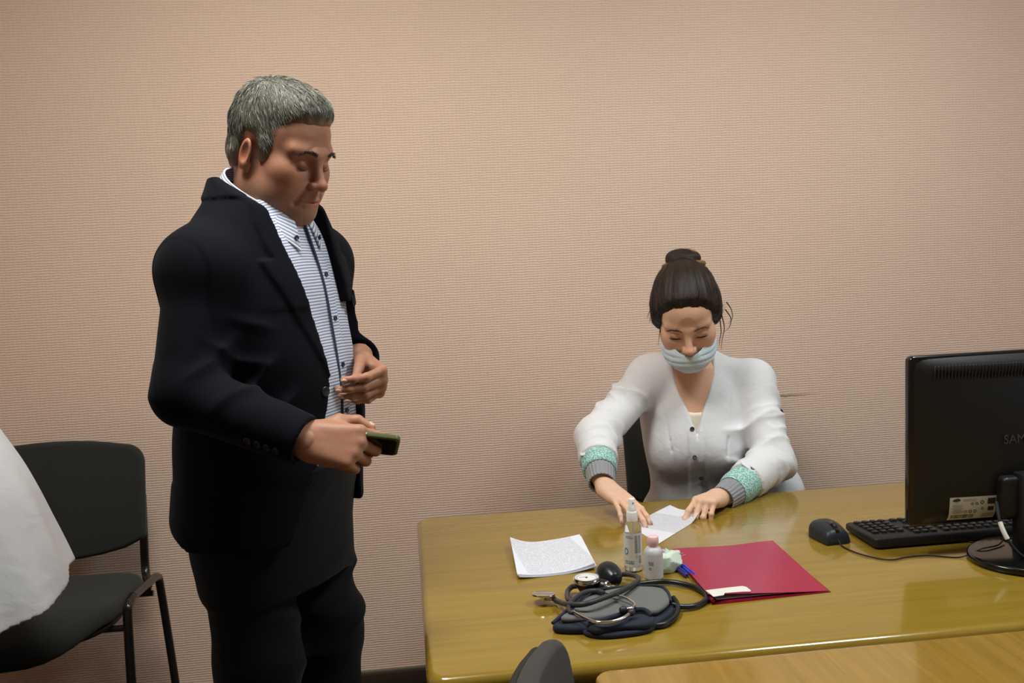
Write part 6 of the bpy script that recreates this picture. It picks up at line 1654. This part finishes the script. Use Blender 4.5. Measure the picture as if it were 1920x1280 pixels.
    # loose fine hair: wisps along the hairline and over the surface
    ns = 5200; ii = rs.randint(0, len(v), ns); edge = np.where((v[:, 2] - HL(v[:, 1])) < 0.016)[0]; ii[:2200] = edge[rs.randint(0, len(edge), 2200)]; tb = (bc - v[ii]); tb -= nrm[ii] * (tb * nrm[ii]).sum(1)[:, None]; tb /= np.linalg.norm(tb, axis=1)[:, None]
    dr = tb + nrm[ii] * rs.uniform(0.0, 0.14, ns)[:, None] + rs.normal(size=(ns, 3)) * 0.08; dr /= np.linalg.norm(dr, axis=1)[:, None]
    SV, SQ, _ = strands(v[ii], dr, rs.uniform(0.015, 0.04, ns), np.full(ns, 0.00045), np.zeros((ns, 3)), 3, -nrm[ii] * 0.25)
    allv = np.concatenate([v, SV]); allq = np.concatenate([q, SQ + len(v)])
    me = np_mesh('hair', xf(allv * HS, MH), allq); set_float(me, np.concatenate([flow_of(v), np.repeat(flow_of(v[ii]) + rs.normal(size=ns) * 0.1, 6)]), 'flow'); hair = link_mesh('hair', me, M_HAIR_W, root)
    tor = [bc - bax * 0.006 + (e1_ * 0.038 * math.sin(a) + np.array([1, 0, 0]) * 0.050 * math.cos(a)) for a in [2 * math.pi * k / 24 for k in range(24)]]
    bm = bmesh.new(); bm_tube(bm, [Vector(p) for p in xf(V3(tor) * HS, MH)], 0.008, 10, True); from_bm('hair_tie', bm, M_TIE, hair)
    yh = H0[1]
    for pl in (((1243, 566), (1228, 574), (1218, 584), (1213, 598)), ((1246, 572), (1230, 582), (1222, 590), (1217, 606)), ((1250, 560), (1236, 560), (1228, 566), (1221, 580)), ((1242, 590), (1238, 612), (1236, 630), (1234, 648)),
               ((1362, 566), (1371, 580), (1373, 596), (1366, 606)), ((1360, 580), (1370, 596), (1368, 612), (1358, 622)), ((1353, 590), (1358, 614), (1354, 636), (1352, 655)), ((1350, 600), (1352, 622), (1349, 640), (1350, 650)), ((1246, 575), (1240, 598), (1238, 618), (1240, 634))):
        tube('loose_strand', [Vector(pix_y(x, y, yh - 0.02)) for x, y in pl], [0.0018, 0.0013, 0.0009, 0.0004], M_HAIR_W, hair, 5, 5)
    for s in (-1, 1):
        V, Q, C = brow(hv / HS, MH, HS, [(s * 0.014, 0.015), (s * 0.028, 0.019), (s * 0.040, 0.0195), (s * 0.050, 0.014)], 160, 0.006, (96, 70, 52), 31 + s, None, None)
        me = np_mesh('eyebrow', xf(V * HS, MH), Q); set_col(me, C); link_mesh('eyebrow', me, M_HAIR_G, root)
        pts = [(s * x, surf_front(hv / HS, s * x, z) + 0.0006, z) for x, z in ((0.018, -0.0125), (0.025, -0.0145), (0.033, -0.0152), (0.041, -0.0140), (0.048, -0.0110))]
        tube('eyelashes', [Vector(p) for p in xf(V3(pts) * HS, MH)], [0.0007, 0.0012, 0.0014, 0.0013, 0.0008], M_LASH, root, 6, 5)
    finish(root)
    return root
woman = build_woman()

# ============================== the third person, mostly outside the picture
def build_third():
    O = V3((-1.178, 2.20, 0)); F3 = unit((-0.9, 0.42, 0)); R3 = basis(F3); MT = M4(R3, O); T = lambda p: xf(V3([p]), MT)[0]
    root = empty('person', (O[0], O[1], 0)); tag(root, 'person in a flared white coat and black trousers standing beside the visitor chair', 'person')
    RH = basis(F3, math.radians(22)); H0 = T((0, 0.05, 1.52)); MH = M4(RH, H0)
    hv, hq = build_head(inv_pt(MH, T((0, -0.01, 1.36))) / HS, True, 0.0032); skin = (218, 172, 146)
    parts = [(xf(hv, MH), hq)]; cols = [head_colours(hv, skin, (186, 116, 110), True)]; sk = np.array(lin(skin))
    sh = {s: T((s * 0.165, 0, 1.31)) for s in (-1, 1)}; el = {s: T((s * 0.22, 0.06, 1.07)) for s in (-1, 1)}; wr = {s: T((s * 0.16, 0.25, 0.98)) for s in (-1, 1)}
    for s in (-1, 1):
        d = unit(wr[s] - el[s])
        v, q, _ = build_hand(wr[s] + d * 0.01, d, R3 @ V3((-s * 0.6, 0, -0.8)), s < 0, {k: (25, 30, 20) for k in LEN}, ((0.7, 0.5, 0.4), (0.8, 0.3, 0.4), (0.85, 0.2, 0.4)), wr[s] - d * 0.05, 0.92, 0.88, 0.0035)
        parts.append((v, q)); cols.append(sk)
    f = Field(O + V3((-0.4, -0.4, 0.03)), O + V3((0.4, 0.4, 1.40)), 0.012)
    f.add(cap(T((0, 0, 0.95)), T((0, 0, 1.27)), 0.10, 0.09)); f.add(cap(T((0, 0, 1.2)), T((0, 0, 1.38)), 0.05), 0.03)
    legs = [(T((s * 0.085, -0.02, 0.88)), T((s * 0.095, -0.02, 0.46)), T((s * 0.10, -0.06, 0.08))) for s in (-1, 1)]
    for s in (-1, 1): chain(f, [sh[s], el[s], wr[s]], [0.04, 0.033, 0.026], 0.02)
    for l in legs: chain(f, l, [0.07, 0.045, 0.034], 0.03)
    v, q = f.mesh(); parts.append((v, q)); cols.append(sk)
    body = join_parts('body', parts, M_SKIN_W, cols); body.parent = root
    f = Field(O + V3((-0.45, -0.45, 0.60)), O + V3((0.50, 0.45, 1.44)), 0.0048); Mi = np.linalg.inv(MT)
    P, _ = loft([(0.60, 0, -0.105, 0.315, 0.305), (0.74, 0, -0.095, 0.295, 0.287), (0.85, 0, -0.085, 0.275, 0.268), (0.95, 0, -0.072, 0.255, 0.250), (1.09, 0, -0.048, 0.205, 0.200), (1.20, 0, -0.025, 0.172, 0.160), (1.29, 0, 0, 0.160, 0.115), (1.35, 0, -0.01, 0.11, 0.08), (1.39, 0, -0.015, 0.065, 0.06)], 2.2)
    fn = P[0]
    def tl(X, Y, Z): return Mi[0, 0] * X + Mi[0, 1] * Y + Mi[0, 3], Mi[1, 0] * X + Mi[1, 1] * Y + Mi[1, 3], Z
    f.clip(lambda X, Y, Z: 0 * X + 0 * Y + 0 * Z - 1, 0)
    f.add((lambda X, Y, Z: fn(*tl(X, Y, Z)), f.lo, f.lo + f.h * f.n))
    def folds(X, Y, Z):
        x, y, z = tl(X, Y, Z); a = np.arctan2(x, -(y + 0.05)); k = np.clip((1.08 - z) / 0.4, 0, 1)
        return 0.022 * k * np.sin(5 * a + 0.6) + 0.010 * k * np.sin(11 * a + 2.2 + 6 * z) + 0.004 * k * np.sin(19 * a - 9 * z)
    f.disp(folds)
    hem = lambda X, Y, Z: (0.745 - 0.07 * np.clip((-(Y - O[1]) + 0.02) / 0.22, 0, 1) - 0.02 * np.clip((O[0] + 0.35 - X) / 0.2, 0, 1)) - Z
    f.clip(hem, 0.002)
    f.cut((lambda X, Y, Z: fn(*tl(X, Y, Z)) + 0.015 + folds(X, Y, Z) + np.maximum(0, Z - 0.85), f.lo, V3((f.lo + f.h * f.n)[:2].tolist() + [0.95])), 0.004)
    for s in (-1, 1):
        f.add(ell(sh[s], (0.058, 0.058, 0.05)), 0.04); f.add(cap(sh[s], el[s], 0.056, 0.052), 0.03); f.add(cap(el[s], wr[s], 0.052, 0.042), 0.02)
        ring_folds(f, sh[s], el[s], 0.07, 0.005, 3, s, 0.2, 1.1)
    P, _ = loft([(1.34, 0, 0, 0.05, 0.05), (1.45, 0, 0, 0.056, 0.056)]); fk = P[0]; f.cut((lambda X, Y, Z: fk(*tl(X, Y, Z)), T((0, 0, 1.39)) - 0.09, T((0, 0, 1.39)) + 0.09), 0.003)
    coat, cv = field_obj('coat', f, M_COATB, root, None, 1)
    f = Field(O + V3((-0.35, -0.35, 0.03)), O + V3((0.35, 0.35, 1.0)), 0.008)
    for l in legs: chain(f, l, [0.095, 0.075, 0.062], 0.03); ring_folds(f, l[0], l[1], 0.09, 0.004, 3.5, 1.0, 0.1, 1.0)
    f.add(ell(T((0, 0, HS)), (0.15, 0.15, 0.09)), 0.03)
    field_obj('trousers', f, M_TROUSER, root, None, 1)
    for l in legs:
        an = l[2]; f = Field(an + V3((-0.25, -0.15, -0.08)), an + V3((0.12, 0.2, 0.06)), 0.006)
        f.add(cap(an + R3 @ V3((0, -0.03, -0.042)), an + R3 @ V3((0, 0.12, -0.05)), 0.036, 0.032)); f.add(cap(an, an + R3 @ V3((0, 0.02, -0.03)), 0.04), 0.02); f.clip(lambda X, Y, Z: 0.003 - Z + 0 * X, 0.002)
        field_obj('shoe', f, M_SHOE, root, None, 1)
    f = Field((-0.11, -0.16, -0.12), (0.11, 0.12, 0.15), 0.0045)
    f.add(ell((0, -0.014, 0.046), (0.0855, 0.1055, 0.0875))); f.add(ell((0, -0.06, -0.04), (0.062, 0.050, 0.06)), 0.03)
    hy = [-0.14, 0.0, 0.024, 0.036, 0.046, 0.058, 0.072, 0.12]; hz = [-0.10, -0.06, -0.046, -0.014, 0.020, 0.044, 0.058, 0.064]
    f.clip(lambda X, Y, Z: np.interp(Y, hy, hz) - Z + 0 * X, 0.006)
    v, q = f.mesh(); v = relax(v, q, 1); me = np_mesh('hair', xf(v * HS, MH), q); set_float(me, np.arctan2(v[:, 0], v[:, 1] + 0.08) * 2, 'flow'); link_mesh('hair', me, M_HAIR_W, root)
    finish(root)
    return root
third = build_third()
